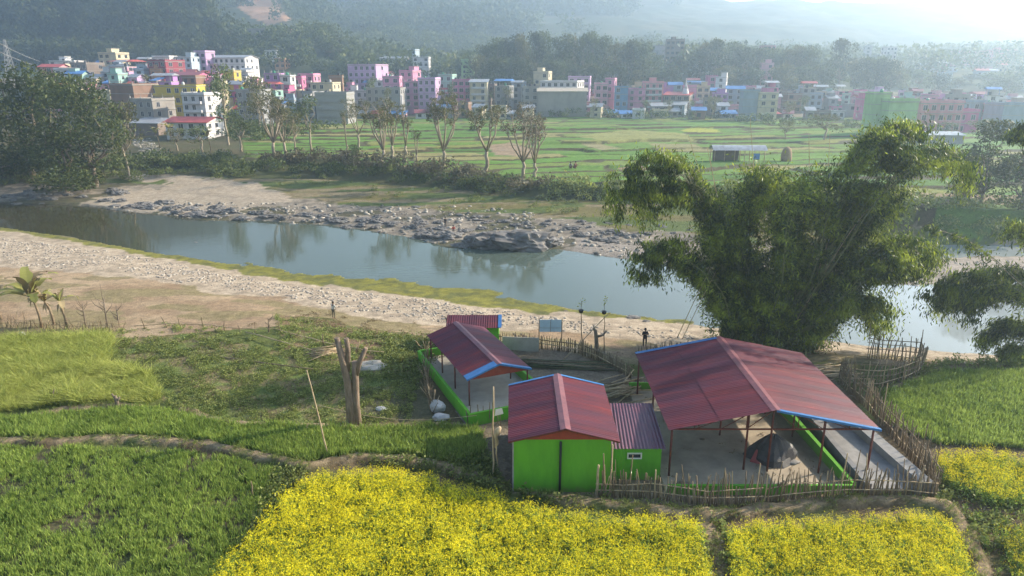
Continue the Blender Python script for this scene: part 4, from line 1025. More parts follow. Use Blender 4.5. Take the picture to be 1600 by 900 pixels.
def auto_label(px, D, fl, c, roof, far=''):
    mk = min(marks, key=lambda q: abs(q[0] - px))[1]
    rw = {'flat': 'flat roofed', 'gable': 'pitched roof', 'shed': 'lean-to roofed', 'canopy': 'canopy topped'}[roof]
    sz = {1: 'low', 2: 'two storey', 3: 'three storey', 4: 'tall'}[fl]
    for dep in ('', 'front row ', 'middle row ', 'back row '):
        lab = f"{dep}{sz} {cw[c]} {rw} house {far or mk}"; lab = ' '.join(lab.split()[:16])
        if lab not in used_lab: used_lab[lab] = 1; return lab
    return None
SEEN = []
def note(px0, px1, yt, D): SEEN.append((px0, px1, yt, D))
for a in HL: note(a[0], a[1], a[2], a[3] if not (540 < a[0] < 1340 and a[3] <= 345) else min(396, 328 + (a[3] - 250) * .72))
def shows(px0, px1, yt, D, lo=3):
    """share of a house front that nearer houses leave in view"""
    c_ = 0
    for k in range(8):
        x = px0 + (px1 - px0) * (k + .5) / 8
        if all(not (q[0] < x < q[1] and q[3] < D and q[2] < yt + lo) for q in SEEN): c_ += 1
    return c_ / 8
cand = []
for i in range(1500):
    px = rb.uniform(60, 1605); D = rb.uniform(278, 395)
    if px < 180 and D < 330: D = rb.uniform(340, 395)
    if 540 < px < 1340: D = 345 + (D - 278) * .45
    cand.append((D, px))
cand.sort(); nb = 0
for D, px in cand:
    if nb >= 124: break
    w_px = rb.uniform(13, 27) * 300 / D
    if rb.random() < .45: continue
    pz = atD(px, D).z; fl = rb.choice((1, 2, 2, 3, 3, 4)); yt_base = proj(U(px) * D, D, pz)[1]
    yt = yt_base - fl * 3.0 * F_PX / D; yt = max(yt, float(np.interp(px, [e[0] for e in ENV], [e[1] for e in ENV])) + rb.uniform(-4, 6))
    if yt > yt_base - 6 or shows(px - w_px / 2, px + w_px / 2, yt, D) < .5: continue
    fl = max(1, min(4, round((yt_base - yt) * D / F_PX / 3.0)))
    c = rb.choice(['pink', 'hot', 'salmon', 'lilac', 'white', 'white', 'cream', 'brick', 'grey', 'bluegrey', 'rose', 'violet', 'concrete', 'paleblue', 'mint', 'pink', 'rose', 'brown'] + (['cream', 'white', 'orange', 'yellow', 'brown'] if px < 400 else []))
    roof = rb.choice(('flat', 'flat', 'flat', 'flat', 'gable', 'shed', 'canopy')); sec = rb.choice(('tin', 'red', 'blue', 'tin', 'maroon'))
    lab = auto_label(px, D, fl, c, roof)
    if lab is None: continue
    note(px - w_px / 2, px + w_px / 2, yt, D); nb += 1
    house(px - w_px / 2, px + w_px / 2, yt, D, c, fl, lab, roof=roof, second=sec, parts=False, group='houses of the town beyond the fields', stair=rb.random() < .45)
for i in range(46):
    px = 150 + 1450 * (i + .5) / 46 + rb.uniform(-8, 8); D = rb.uniform(300, 372)
    mk = min(marks, key=lambda q: abs(q[0] - px))[1]; yt = float(np.interp(px, [e[0] for e in ENV], [e[1] for e in ENV])) + rb.uniform(8, 26)
    lab = 'bushy tree growing between the houses ' + mk
    while lab in used_lab: lab = lab.replace('bushy', 'another bushy') if 'another' not in lab and 'further' not in lab else ('further ' + lab)
    used_lab[lab] = 1
    tree_at('town_tree', TO[i % 2], px, D, yt, lab, group='trees between the town houses', mh=12, wpx=rb.uniform(15, 27), mw=8)
for i in range(300):
    if i < 34: px = 560 + 800 * i / 34 + rb.uniform(-9, 9); D = rb.uniform(308, 322); w_px = rb.uniform(13, 28); fl = rb.choice((1, 1, 2))
    else:
        px = rb.uniform(70, 440); D = rb.uniform(285, 395); w_px = rb.uniform(11, 19); fl = rb.choice((1, 2, 2, 3))
        if nb > 190: break
    pz = atD(px, D).z; yt_base = proj(U(px) * D, D, pz)[1]; yt = yt_base - fl * 3 * F_PX / D + rb.uniform(-2, 3)
    if i >= 34 and (yt < np.interp(px, [e[0] for e in ENV], [e[1] for e in ENV]) - 12 or shows(px - w_px / 2, px + w_px / 2, yt, D) < .3): continue
    if i < 34 and 835 < px < 925: continue
    c = rb.choice(['brown', 'grey', 'concrete', 'bluegrey', 'brick', 'white', 'rose', 'cream'] if i < 34 else ['white', 'rose', 'cream', 'salmon', 'brick', 'grey', 'paleblue', 'pink', 'orange', 'white'])
    roof = rb.choice(('shed', 'gable', 'flat')); lab = auto_label(px, D, fl, c, roof, 'in the front line' if i < 34 and rb.random() < .5 else '')
    if lab is None: continue
    note(px - w_px / 2, px + w_px / 2, yt, D); nb += i >= 34
    house(px - w_px / 2, px + w_px / 2, yt, D, c, fl, lab, roof=roof, second=rb.choice(('tin', 'tin', 'red', 'blue', 'maroon')), parts=False, group='houses of the town beyond the fields')
# hamlets in the haze
for (xa, xb, ya, yb, D0, D1, n, far) in ((600, 715, 45, 64, 640, 720, 13, 'in the hazy hamlet across the valley'), (1340, 1640, 92, 128, 480, 640, 24, 'on the hazy right slope'), (100, 150, 0, 12, 690, 760, 4, 'on top of the forested hill'), (575, 605, 84, 100, 430, 480, 6, 'beside the knoll cliff')):
    for i in range(n):
        px = rb.uniform(xa, xb); D = rb.uniform(D0, D1); p = atD(px, D); fl = rb.choice((1, 2, 2, 3)); yb_ = proj(p.x, p.y, p.z)[1]
        c = rb.choice(('white', 'white', 'rose', 'cream', 'salmon', 'paleblue')); lab = None
        roof = rb.choice(('flat', 'gable')); lab = auto_label(px, D, fl, c, roof, far)
        if lab is None: continue
        w_px = rb.uniform(9, 16) * 600 / D
        house(px - w_px / 2, px + w_px / 2, yb_ - fl * 3 * F_PX / D, D, c, fl, lab, roof=roof, second=rb.choice(('tin', 'red')), parts=False, group='houses on the hazy slopes')

# white temple spire
p = atD(1073, 335); r = thing('temple_spire', 'slender white temple spire rising among blue roofs', 'temple', p)
lathe(MB(), [(3.2, -1), (3.2, 4), (2.6, 4.2), (2.3, 7), (1.6, 9), (1.0, 11.5)], 14).build('tower', TRIM, r)
lathe(MB(), [(1.0, 11.5), (.5, 13), (.25, 14.5), (.05, 16.0)], 12).build('finial', TRIM, r)
# tall white pole in front of the unfinished house
p = ground_at(629, 184); MBp = MB().tube([(0, 0, -.3), (0, 0, 9.5)], [.32, .30], 8)
tag(MBp.build('concrete_pole', TRIM, loc=p), 'tall white pole in front of the unfinished grey block house', 'pole')
# red tarpaulin at the field edge
p = ground_at(547, 184); mb = MB(); mb.add([(-1.9, 0, 0), (1.9, .3, .0), (1.5, .8, 3.4), (-1.3, .9, 4.2), (-1.5, 1.5, .0), (1.7, 1.9, 0)], [(0, 1, 2, 3), (1, 5, 2), (4, 0, 3), (5, 4, 3, 2)])
tag(mb.build('tarpaulin', TINR, loc=p), 'red sheet hung up beside the blockwork wall', 'tarpaulin')
# low shed behind the bamboo, hut and haystack in the fields
p0 = ground_at(1415, 224); mb = MB(); wl = 85 * p0.y / F_PX
r = thing('long_shed', 'long low shed with a pale flat tin roof below the salmon pink house', 'shed', p0, R(-4))
MB().box(0, wl, 0, 4, -1, 2.3).build('wall', TRIMG, r); MB().add([(-.4, -.5, 2.3), (wl + .4, -.5, 2.3), (wl + .4, 4.4, 3.0), (-.4, 4.4, 3.0), (-.4, -.5, 2.4), (wl + .4, -.5, 2.4), (wl + .4, 4.4, 3.1), (-.4, 4.4, 3.1)], [(3, 2, 1, 0), (4, 5, 6, 7), (0, 1, 5, 4), (1, 2, 6, 5), (2, 3, 7, 6), (3, 0, 4, 7)]).build('roof', TIN, r)
p0 = ground_at(1116, 252); wl = 76 * p0.y / F_PX
r = thing('field_hut', 'open field hut with a curved tin roof standing among the green plots', 'hut', p0, R(-3))
rf = MB(); n = 12
pts = [(y_ * 5 / n - .4, 2.5 + math.sin(math.pi * y_ / n) * 1.0) for y_ in range(n + 1)]
rf.add([(x_, a, b_) for x_ in (-.5, wl + .5) for a, b_ in pts], [(i, i + n + 1, i + n + 2, i + 1) for i in range(n)]); rf.build('roof', TIN, r)
for k in range(6):
    for yy in (0, 4.2): MB().tube([(wl * k / 5, yy, -.4), (wl * k / 5, yy, 2.5 + .3 * (yy > 0))], .09, 6).build('post', STICKP, r)
MB().box(0.2, wl * .55, 3.0, 3.15, -.3, 2.3).build('wall', mat('mud_wall', (.20, .15, .11), scale=2), r)
MB().box(wl * .78, wl * .9, -.1, 0, .5, 1.8).build('tarp', TINB, r, 'blue plastic sheet hung in the opening')
p0 = ground_at(1228, 252); r = MB(); lathe(r, [(1.15, -.2), (1.3, .6), (1.2, 1.8), (.95, 2.7), (.3, 3.3)], 14)
tag(r.build('haystack', mat('hay', (.36, .25, .14), (.22, .15, .09), scale=5, bump=.8), loc=p0), 'round brown haystack right of the field hut', 'haystack')
# power pylon and wires on the left
p = atD(18, 420); H_ = aty(18, 62, 420).z - p.z
r = thing('pylon', 'lattice power pylon above the dark trees at the far left', 'pylon', p)
mb = MB()
for sx in (-1, 1):
    for sy in (-1, 1): mb.beam((sx * 2.2, sy * 2.2, -1), (sx * .35, sy * .35, H_), .2, .2)
for i in range(9):
    t0, t1 = i / 9, (i + 1) / 9; w0, w1 = 2.2 - 1.85 * t0, 2.2 - 1.85 * t1; z0, z1_ = H_ * t0, H_ * t1
    for s in (-1, 1): mb.beam((-w0, s * w0, z0), (w1, s * w1, z1_), .14, .14); mb.beam((w0, s * w0, z0), (-w1, s * w1, z1_), .14, .14); mb.beam((s * w0, -w0, z0), (s * w1, w1, z1_), .14, .14)
mb.build('lattice', TRIMG, r)
am = MB()
for zz in (.80, .95): am.beam((-4, 0, H_ * zz), (4, 0, H_ * zz), .25, .25)
am.build('crossarm', TRIMG, r)
for k, (dy, ye) in enumerate(((0, 96), (6, 104))):
    a = aty(-60, 30 + dy * 3, 330); b_ = aty(62, ye, 430); mid = (a + b_) / 2 - Vector((0, 0, 2))
    tag(MB().tube([a, a.lerp(b_, .25) - Vector((0, 0, 1.5)), mid, a.lerp(b_, .75) - Vector((0, 0, 1.5)), b_], .12, 5).build('power_line', TRIMG), ('upper', 'lower')[k] + ' power line slanting down past the lattice pylon', 'cable')

# ------------------------------------------------------------------ the compound
def corr(mb, A, B, C_, D, period=.2, amp=.022, thick=.006, m=0, tiers=1):
    """corrugated sheet: corners A,B (ridge) and D,C (eave); ribs run from ridge to eave"""
    A, B, C_, D = map(Vector, (A, B, C_, D))
    if tiers > 1:
        up = Vector((0, 0, .018)); M1 = A.lerp(D, .52); M2 = B.lerp(C_, .52); N1 = A.lerp(D, .48); N2 = B.lerp(C_, .48)
        corr(mb, A + up, B + up, M2 + up, M1 + up, period, amp, thick, m); corr(mb, N1, N2, C_, D, period, amp, thick, m); return
    if not hasattr(mb, 'var'): mb.var = []
    L = (B - A).length; n = int(L / period) * 4; nv = len(mb.v)
    nn = (B - A).cross(D - A).normalized()
    if nn.z < 0: nn = -nn
    for i in range(n + 1):
        t = i / n; h = math.sin(t * L / period * 2 * math.pi) * amp; si = int(t * L / .8 + .5); h += .012 * (si % 2); mb.var += [hash2(np.array(si), np.array(int(A.x * 7 + D.x * 13)), 5).item()] * 4
        for q in (A.lerp(B, t), D.lerp(C_, t)): mb.v.append(tuple(q + nn * h)); mb.v.append(tuple(q + nn * (h - thick)))
    for i in range(n):
        a = nv + i * 4; b_ = a + 4
        mb.f += [(a, a + 2, b_ + 2, b_), (a + 1, b_ + 1, b_ + 3, a + 3)]; mb.m += [m, m]; mb.sm += [True, True]
def rsheet(mb, mt, r):
    o = mb.build('roof_sheet', mt, r); a = o.data.attributes.new('var', 'FLOAT', 'POINT'); a.data.foreach_set('value', mb.var)
def gable_roof(r, x0, x1, y0, y1, zr, ze, mt, xm=None, cap=.28, trims=(), tiers=1):
    xm = (x0 + x1) / 2 if xm is None else xm
    mb = MB(); corr(mb, (xm, y0, zr), (xm, y1, zr), (x0, y1, ze), (x0, y0, ze), tiers=tiers); rsheet(mb, mt, r)
    mb = MB(); corr(mb, (xm, y0, zr), (xm, y1, zr), (x1, y1, ze), (x1, y0, ze), tiers=tiers); rsheet(mb, mt, r)
    sl = (zr - ze) / (xm - x0); sr = (zr - ze) / (x1 - xm); c_ = MB(); o = .045
    c_.add([(xm - cap, y0 - .03, zr - sl * cap + o), (xm, y0 - .03, zr + o + .02), (xm + cap, y0 - .03, zr - sr * cap + o), (xm - cap, y1 + .03, zr - sl * cap + o), (xm, y1 + .03, zr + o + .02), (xm + cap, y1 + .03, zr - sr * cap + o)], [(0, 3, 4, 1), (1, 4, 5, 2)])
    c_.build('ridge_cap', RIDGE, r)
    for side, yy, wd in trims:
        xe, ze_ = (x0, ze) if side == 'L' else (x1, ze); d = 1 if yy == y0 else -1; o = .05
        t_ = MB(); a = Vector((xm, yy - d * .04, zr + o)); b_ = Vector((xe, yy - d * .04, ze_ + o)); w2 = Vector((0, d * wd, 0)); dn = Vector((0, 0, -.13))
        t_.add([a, b_, b_ + w2, a + w2, a + dn, b_ + dn], [(0, 1, 2, 3), (0, 4, 5, 1)]); t_.build('verge_trim', BLUE, r)
# main hall
r = thing('open_hall', 'large open sided hall with a wide maroon corrugated roof and blue edges', 'hall', (0, 0, 0))
hx0, hx1, hy0, hy1, hr, he, hm = 9.05, 21.3, 36.4, 48.1, 6.55, 5.3, 15.12
gable_roof(r, hx0, hx1, hy0, hy1, hr, he, ROOFM, hm, .3, (('L', hy1, .35), ('R', hy0, .22)), tiers=2)
for x, y in ((9.3, 36.7), (15.3, 37.2), (13.95, 37.4), (20.9, 36.5), (9.3, 42.2), (9.3, 47.7), (13.7, 41.6), (18.4, 41.4), (20.9, 42.2), (20.9, 47.7), (15.1, 47.7), (18.3, 37.0)):
    zt = hr - .12 - (abs(x - hm) * (hr - he) / (hm - hx0 if x < hm else hx1 - hm))
    MB().tube([(x, y, 2.0), (x, y, zt)], .065, 8).build('post', REDST, r)
for y in (36.75, 42.2, 47.75):
    t_ = MB(); zc = 5.18
    t_.beam((hx0 + .15, y, zc), (hx1 - .15, y, zc), .07, .09)
    t_.beam((hx0 + .1, y, he - .08), (hm, y, hr - .09), .07, .09); t_.beam((hm, y, hr - .09), (hx1 - .1, y, he - .08), .07, .09)
    for k in range(-3, 4):
        x = hm + k * 1.5; z = hr - .12 - abs(x - hm) * (hr - he) / 6.1; t_.beam((x, y, zc), (x, y, z), .05, .05)
        if k < 3:
            x2 = hm + (k + 1) * 1.5; z2 = hr - .12 - abs(x2 - hm) * (hr - he) / 6.1
            t_.beam((x, y, zc) if k < 0 else (x, y, z), (x2, y, z2) if k < 0 else (x2, y, zc), .04, .04)
    t_.build('roof_truss', REDST, r)
t_ = MB()
for s in (-1, 1):
    for k in range(5):
        x = hm + s * (.6 + k * 1.25); z = hr - .12 - abs(x - hm) * (hr - he) / 6.1; t_.beam((x, hy0 + .1, z), (x, hy1 - .1, z), .05, .07)
t_.build('purlins', REDST, r)
MB().box(8.82, 19.3, 34.9, 48.4, 1.6, 2.13).build('floor', FLOORC, r)
g = MB(); g.box(8.8, 19.45, 34.74, 34.9, 1.5, 2.72); g.build('low_wall', GREEN, r)
g = MB(); g.add([(19.3, 34.9, 1.6), (19.55, 34.9, 1.6), (18.85, 48.4, 1.6), (18.6, 48.4, 1.6), (19.3, 34.9, 2.75), (19.55, 34.9, 2.75), (18.85, 48.4, 2.95), (18.6, 48.4, 2.95)], [(3, 2, 1, 0), (4, 5, 6, 7), (0, 1, 5, 4), (1, 2, 6, 5), (2, 3, 7, 6), (3, 0, 4, 7)]); g.build('low_wall', GREEN, r)
MB().box(8.8, 18.6, 48.4, 48.55, 1.6, 2.75).build('low_wall', GREEN, r)
# concrete ramp beside the hall
r = thing('concrete_ramp', 'grey raised concrete ramp with a thick parapet beside the open hall', 'ramp', (0, 0, 0))
def slab(mb, x0a, x1a, ya, x0b, x1b, yb, z0, za, zb=None):
    zb = za if zb is None else zb
    mb.add([(x0a, ya, z0), (x1a, ya, z0), (x1b, yb, z0), (x0b, yb, z0), (x0a, ya, za), (x1a, ya, za), (x1b, yb, zb), (x0b, yb, zb)], [(3, 2, 1, 0), (4, 5, 6, 7), (0, 1, 5, 4), (1, 2, 6, 5), (2, 3, 7, 6), (3, 0, 4, 7)]); return mb
slab(MB(), 19.95, 22.9, 34.6, 19.9, 21.6, 45, 1.5, 2.62, 2.9).build('ramp_slab', CONCG, r)
slab(MB(), 19.85, 20.2, 34.55, 19.8, 20.1, 45, 1.5, 2.95, 3.2).build('kerb_wall', mat('concrete_dark', (.22, .22, .23), scale=2), r)
slab(MB(), 22.9, 23.7, 34.5, 21.6, 22.3, 45, 1.5, 3.05, 3.5).build('parapet', CONCG, r)
slab(MB(), 20.2, 22.9, 45.0, 20.2, 22.2, 47, 1.5, 3.3, 3.5).build('landing', CONCG, r)
# dark tarpaulin tent
r = MB(); tb = at(1205, 715, 2.13); nseg = 18; rows = [(1.35, 0), (1.22, .35), (.92, .85), (.5, 1.35), (.12, 1.62)]
V = []
for j, (rr, zz) in enumerate(rows):
    for k in range(nseg):
        a = 2 * math.pi * k / nseg; q = rr * (1 + .16 * math.sin(3 * a + j) + .07 * math.sin(9 * a)) ; V.append((math.cos(a) * q * 1.15, math.sin(a) * q * .85 + 0, zz + (.06 * math.sin(7 * a + j) if j else 0)))
r.add(V, [(j * nseg + k, j * nseg + (k + 1) % nseg, (j + 1) * nseg + (k + 1) % nseg, (j + 1) * nseg + k) for j in range(4) for k in range(nseg)] + [tuple(4 * nseg + k for k in range(nseg))], 0)
to = thing('tarp_tent', 'dark grey tarpaulin heaped like a small tent on the hall floor', 'tarpaulin', (tb.x, tb.y, 2.135))
r.build('cover', mat('tarp_dark', (.06, .055, .06), (.03, .028, .032), scale=3, rough=.5, bump=.6, spec=.4), to)
c_ = MB(); c_.add([(-1.5, -.5, .012), (-.7, -1.0, .012), (-.3, -.7, .5), (-1.1, -.3, .75)], [(0, 1, 2, 3)]); c_.add([(.4, -1.15, .012), (.1, -1.1, .012), (0, -1.0, .2), (.4, -1.0, .2)], [(0, 1, 2, 3)]); c_.build('cloth', TINR, to, 'dark red cloth at the lower left of the tarpaulin')
# shed with the plain green front and its small annexe
r = thing('green_shed', 'bright green walled shed with a maroon gabled roof and a black pipe on its front', 'shed', (0, 0, 0))
gable_roof(r, -.22, 6.0, 34.75, 42.15, 6.25, 5.48, ROOFM, 2.95, .3, (('L', 42.15, .22), ('R', 42.15, .22)))
wl = MB(); wl.box(.1, 5.55, 35.12, 41.8, 1.2, 5.45); wl.build('wall', GREEN, r)
g = MB(); g.add([(.1, 35.05, 5.45), (5.55, 35.05, 5.45), (2.95, 35.05, 6.17), (.1, 35.12, 5.45), (5.55, 35.12, 5.45), (2.95, 35.12, 6.17)], [(0, 1, 2), (5, 4, 3), (0, 2, 5, 3), (1, 4, 5, 2), (0, 3, 4, 1)]); g.build('gable', GABLE, r); g = MB(); g.add([(.1, 41.79, 5.45), (5.55, 41.79, 5.45), (2.95, 41.79, 6.17)], [(2, 1, 0)]); g.build('gable', GABLE, r)
t_ = MB(); t_.beam((-.2, 34.8, 5.42), (2.95, 34.8, 6.18), .05, .09); t_.beam((2.95, 34.8, 6.18), (5.98, 34.8, 5.42), .05, .09); t_.build('rafter', REDST, r)
MB().tube([(2.72, 35.02, 1.4), (2.72, 35.02, 5.32)], .07, 10).build('drain_pipe', DARK, r)
MB().box(.02, .098, 35.1, 41.8, 1.2, 5.44).build('side_wall', CONCG, r)
MB().tube([(5.62, 34.95, 1.6), (5.60, 34.95, 5.2)], .045, 6).build('corner_stick', STICKP, r)
r = thing('green_annexe', 'small green annexe with a lean-to maroon roof and one white framed window', 'annexe', (0, 0, 0))
wl = MB(); wl.add([(5.68, 36.45, 1.2), (8.72, 36.45, 1.2), (8.72, 40.5, 1.2), (5.68, 40.5, 1.2), (5.68, 36.45, 4.12), (8.72, 36.45, 4.12), (8.72, 40.5, 4.72), (5.68, 40.5, 4.72)], [(3, 2, 1, 0), (4, 5, 6, 7), (0, 1, 5, 4), (1, 2, 6, 5), (2, 3, 7, 6), (3, 0, 4, 7)]); wl.build('wall', GREEN, r)
mb = MB(); corr(mb, (6.02, 40.75, 4.86), (8.9, 40.75, 4.86), (8.9, 36.2, 4.2), (5.72, 36.2, 4.2), .19, .03); rsheet(mb, ANNEXM, r)
f = MB(); f.box(6.72, 7.58, 36.40, 36.45, 3.42, 3.50); f.box(6.72, 7.58, 36.40, 36.45, 3.74, 3.82); f.box(6.72, 6.80, 36.40, 36.45, 3.50, 3.74); f.box(7.50, 7.58, 36.40, 36.45, 3.50, 3.74)
fo = f.build('window', WHITE, r); gl = MB().box(6.80, 7.50, 36.42, 36.448, 3.50, 3.74).mesh('pane', GLASSD); part('pane', gl, fo)
# pavilion
PO = Vector((-.91, 46.13, 0)); PR = R(23.3)
r = thing('open_pavilion', 'narrow open pavilion with maroon roof, blue front edges and a green parapet', 'pavilion', PO, PR)
gable_roof(r, -2.5, 2.5, -.1, 9.5, 5.3, 4.5, ROOFM, 0, .26, (('L', -.1, .75), ('R', -.1, .3)))
g = MB(); g.add([(-2.4, .0, 4.42), (2.4, .0, 4.42), (0, .0, 5.2), (-2.4, .06, 4.42), (2.4, .06, 4.42), (0, .06, 5.2)], [(0, 1, 2), (5, 4, 3), (0, 2, 5, 3), (1, 4, 5, 2), (0, 3, 4, 1)]); g.build('gable', GABLE, r)
for s in (-1, 1):
    for y in (.1, 3.2, 6.3, 9.3): MB().tube([(s * 2.25, y, 2.3), (s * 2.25, y, 4.55)], .06, 8).build('post', REDST, r)
t_ = MB()
for y in (.12, 3.2, 6.3, 9.3): t_.beam((-2.3, y, 4.46), (2.3, y, 4.46), .05, .07)
for s in (-1, 1): t_.beam((s * 2.25, 0, 4.44), (s * 2.25, 9.4, 4.44), .06, .08)
t_.build('roof_frame', REDST, r)
MB().box(-3.0, 3.0, -2.3, 9.8, .6, 2.42).build('floor', CONC, r)
for b_ in ((-3.22, -3.0, -2.5, 9.9), (3.0, 3.2, -2.5, 9.9), (-3.0, 3.0, -2.5, -2.3), (-3.0, 3.0, 9.8, 9.95)): MB().box(*b_, 2.2, 3.12).build('parapet', GREEN, r)
MB().box(-3.32, 3.3, -2.6, 10.0, .4, 2.19).build('plinth', STONE, r)
# small back building
r = thing('small_outbuilding', 'small green outbuilding with a maroon roof and blue right edge behind the pavilion', 'outbuilding', (0, 0, 0))
MB().box(-5.3, -1.15, 57.3, 59.6, .8, 4.0).build('wall', GREEN, r)
mb = MB(); corr(mb, (-5.7, 58.6, 4.6), (-.95, 58.6, 4.6), (-.95, 56.9, 4.0), (-5.7, 56.9, 4.0)); corr(mb, (-5.7, 58.6, 4.6), (-.95, 58.6, 4.6), (-.95, 60.1, 4.05), (-5.7, 60.1, 4.05)); rsheet(mb, ROOFM, r)
t_ = MB(); t_.add([(-.9, 58.6, 4.65), (-.9, 56.9, 4.05), (-1.2, 56.9, 4.05), (-1.2, 58.6, 4.65), (-.9, 60.1, 4.1), (-1.2, 60.1, 4.1)], [(0, 1, 2, 3), (0, 3, 5, 4)]); t_.build('verge_trim', BLUE, r)

# ------------------------------------------------------------------ fences
def fence(name, label, pts, sp, h0, h1, rails=(), rad=.03, mt=None, lean=.08, zf=None, kinds=3, every=99):
    W = [at(*p, 2.1) if len(p) == 2 else at(*p) for p in pts]
    r = thing(name, label, 'fence', (W[0].x, W[0].y, 0)); mt = mt or STICK
    seg = [(W[i + 1] - W[i]).length for i in range(len(W) - 1)]; tot = sum(seg); n = int(tot / sp)
    def pos(t):
        k = 0
        while k < len(seg) - 1 and t > seg[k]: t -= seg[k]; k += 1
        return W[k].lerp(W[k + 1], min(1, t / seg[k]))
    stk = []
    for k in range(kinds * 2):
        hh = 1.0; j1, j2 = random.gauss(0, .03), random.gauss(0, .03)
        mb = MB().tube([(0, 0, -.15), (j1, j2, .5), (j1 * .3 + random.gauss(0, .03), j2, hh)], [1.0, .9, .7], 5)
        mb.v = [(x * (rad if abs(x) > .5 else 1), y * (rad if abs(y) > .5 else 1), z) for x, y, z in mb.v]
        mb = MB().tube([(0, 0, -.15), (j1, j2, .5), (random.gauss(0, .03), random.gauss(0, .03), hh)], [rad, rad * .95, rad * .75], 5)
        stk.append(mb.mesh('picket', mt if k else STICKP))
    cnt = 0
    for i in range(n):
        if cnt >= 98: break
        q = pos((i + random.uniform(.2, .8)) * sp); g = z1(q.x, q.y); h = random.uniform(h0, h1) * (1.35 if i % every == every - 1 else 1)
        o = part('picket', random.choice(stk), r, loc=(q.x - W[0].x, q.y - W[0].y, g)); cnt += 1
        s = random.uniform(.8, 1.5); o.scale = (s, s, h); o.rotation_euler = (random.gauss(0, lean), random.gauss(0, lean), random.uniform(0, 6.28))
    for zz in rails:
        P = []; m = max(3, int(tot / 1.5))
        for i in range(m + 1):
            q = pos(tot * i / m); P.append((q.x - W[0].x + random.gauss(0, .03), q.y - W[0].y - .05, z1(q.x, q.y) + zz + random.gauss(0, .05)))
        MB().tube(P, rad * 1.0, 5).build('rail', STICKP if random.random() < .5 else mt, r)
    return r
fence('bamboo_fence', 'rickety fence of uneven sticks in front of the annexe and left hall corner', [(930, 778), (1000, 780), (1100, 792), (1190, 791)], .105, .9, 2.1, (.45, .95), .032, every=6)
fence('bamboo_fence', 'rickety fence of uneven sticks in front of the tent and ramp', [(1192, 791), (1340, 782), (1460, 780)], .105, .9, 2.1, (.45, .95), .032, every=7)
fence('bamboo_fence', 'dark slanting stick fence along the right side of the concrete ramp', [(1462, 780), (1447, 745), (1400, 690), (1350, 635), (1310, 598)], .16, 1.3, 2.3, (.5, 1.1, 1.6), .036, every=8)
fence('bamboo_fence', 'tall round woven stick pen beside the right green field', [(1308, 598), (1330, 606), (1370, 607), (1410, 600), (1432, 590), (1440, 575), (1432, 566), (1400, 560), (1350, 562)], .22, 1.5, 2.3, (.4, .9, 1.4, 1.8), .035, every=7)
fence('picket_fence', 'even picket fence of split bamboo behind the yard, backed by the stony beach', [(778, 541), (845, 546), (905, 551), (945, 566), (988, 592)], .17, 1.05, 1.35, (.4, .9), .045, lean=.04)
fence('picket_fence', 'short piece of stick fence running behind the big roof corner', [(992, 556), (1030, 552), (1075, 548)], .22, .8, 1.2, (.5,), .04, lean=.05)
fence('brushwood_fence', 'tangled dark brushwood fence along the left side of the pavilion', [(676, 650), (668, 610), (664, 575), (672, 548), (690, 532)], .11, .9, 1.7, (.5, 1.0), .022, lean=.22)
fence('brushwood_fence', 'low brushwood and thorn fence around the banana plants at the left', [(-20, 512), (60, 514), (130, 516), (192, 520)], .16, .5, 1.3, (.5, .8), .022, lean=.25, every=6)
fence('stick_fence', 'few pale sticks joined by one thin rail along the dirt slope', [(210, 514), (300, 512), (370, 522), (430, 520), (520, 545), (600, 560)], 1.9, .6, 1.2, (.35,), .035, lean=.2)
fence('stick_fence', 'group of upright sticks at the front corner of the pavilion parapet', [(728, 668), (745, 664), (770, 662), (790, 668)], .3, .9, 1.7, (), .035, lean=.08)
# single sticks and posts
def stick(a, b_, rad, label, mt=STICKP, cat='stick', name='pole', wob=.03):
    mb = MB(); a = Vector(a); b_ = Vector(b_); L = (b_ - a).length
    P = [a.lerp(b_, t) + Vector((random.gauss(0, wob), random.gauss(0, wob), 0)) * (0 < t < 1) - a for t in (0, .2, .4, .6, .8, 1)]
    mb.tube(P, [rad, rad * .95, rad * .9, rad * .85, rad * .75, rad * .65], 7)
    o = mb.build(name, mt, loc=a); return tag(o, label, cat)
g = at(513, 712, 2.35); stick(g, aty(479, 578, g.y), .055, 'tall thin leaning pole on the bank between the two green fields', wob=.05)
g = at(770, 745, 2.2); stick(g - Vector((0, 0, .3)), aty(771, 604, g.y), .06, 'pole with a rag bundle left of the green shed')
rr = MB(); rr.tube([(0, 0, 0), (.1, 0, .35), (.02, -.1, .8), (.12, 0, 1.1), (.3, 0, 1.35)], [.05, .14, .10, .2, .08], 7); rr.tube([(.15, -.05, -1.1), (.05, -.1, -.3), (.08, -.05, .2)], [.03, .05, .04], 6)
tag(rr.build('rag_bundle', STICKP, loc=aty(774, 700, g.y - .1)), 'torn straw coloured bundle hanging on the pole left of the green shed', 'bundle')
rr = MB(); rr.add([(0, 0, 0), (.5, .05, .12), (.42, 0, .5), (.05, .02, .42)], [(0, 1, 2, 3), (3, 2, 1, 0)]); tag(rr.build('cloth', WHITE, loc=aty(773, 650, g.y - .12)), 'small white cloth tied on the pole above the straw bundle', 'cloth')
g = at(395, 773, 2.35); stick(g, g + Vector((0, 0, .85)), .05, 'short brown stake at the right edge of the large dark green field', STICK)
g = at(910, 557, 2.0); stick(g, aty(908, 487, g.y), .05, 'thin pole carrying a leafy sapling bag behind the picket fence', STICK)
g2 = at(938, 551, 2.0); stick(at(880, 562, 2.0), aty(953, 488, g2.y + .5), .05, 'long pale pole leaning across the picket fence', wob=.02)
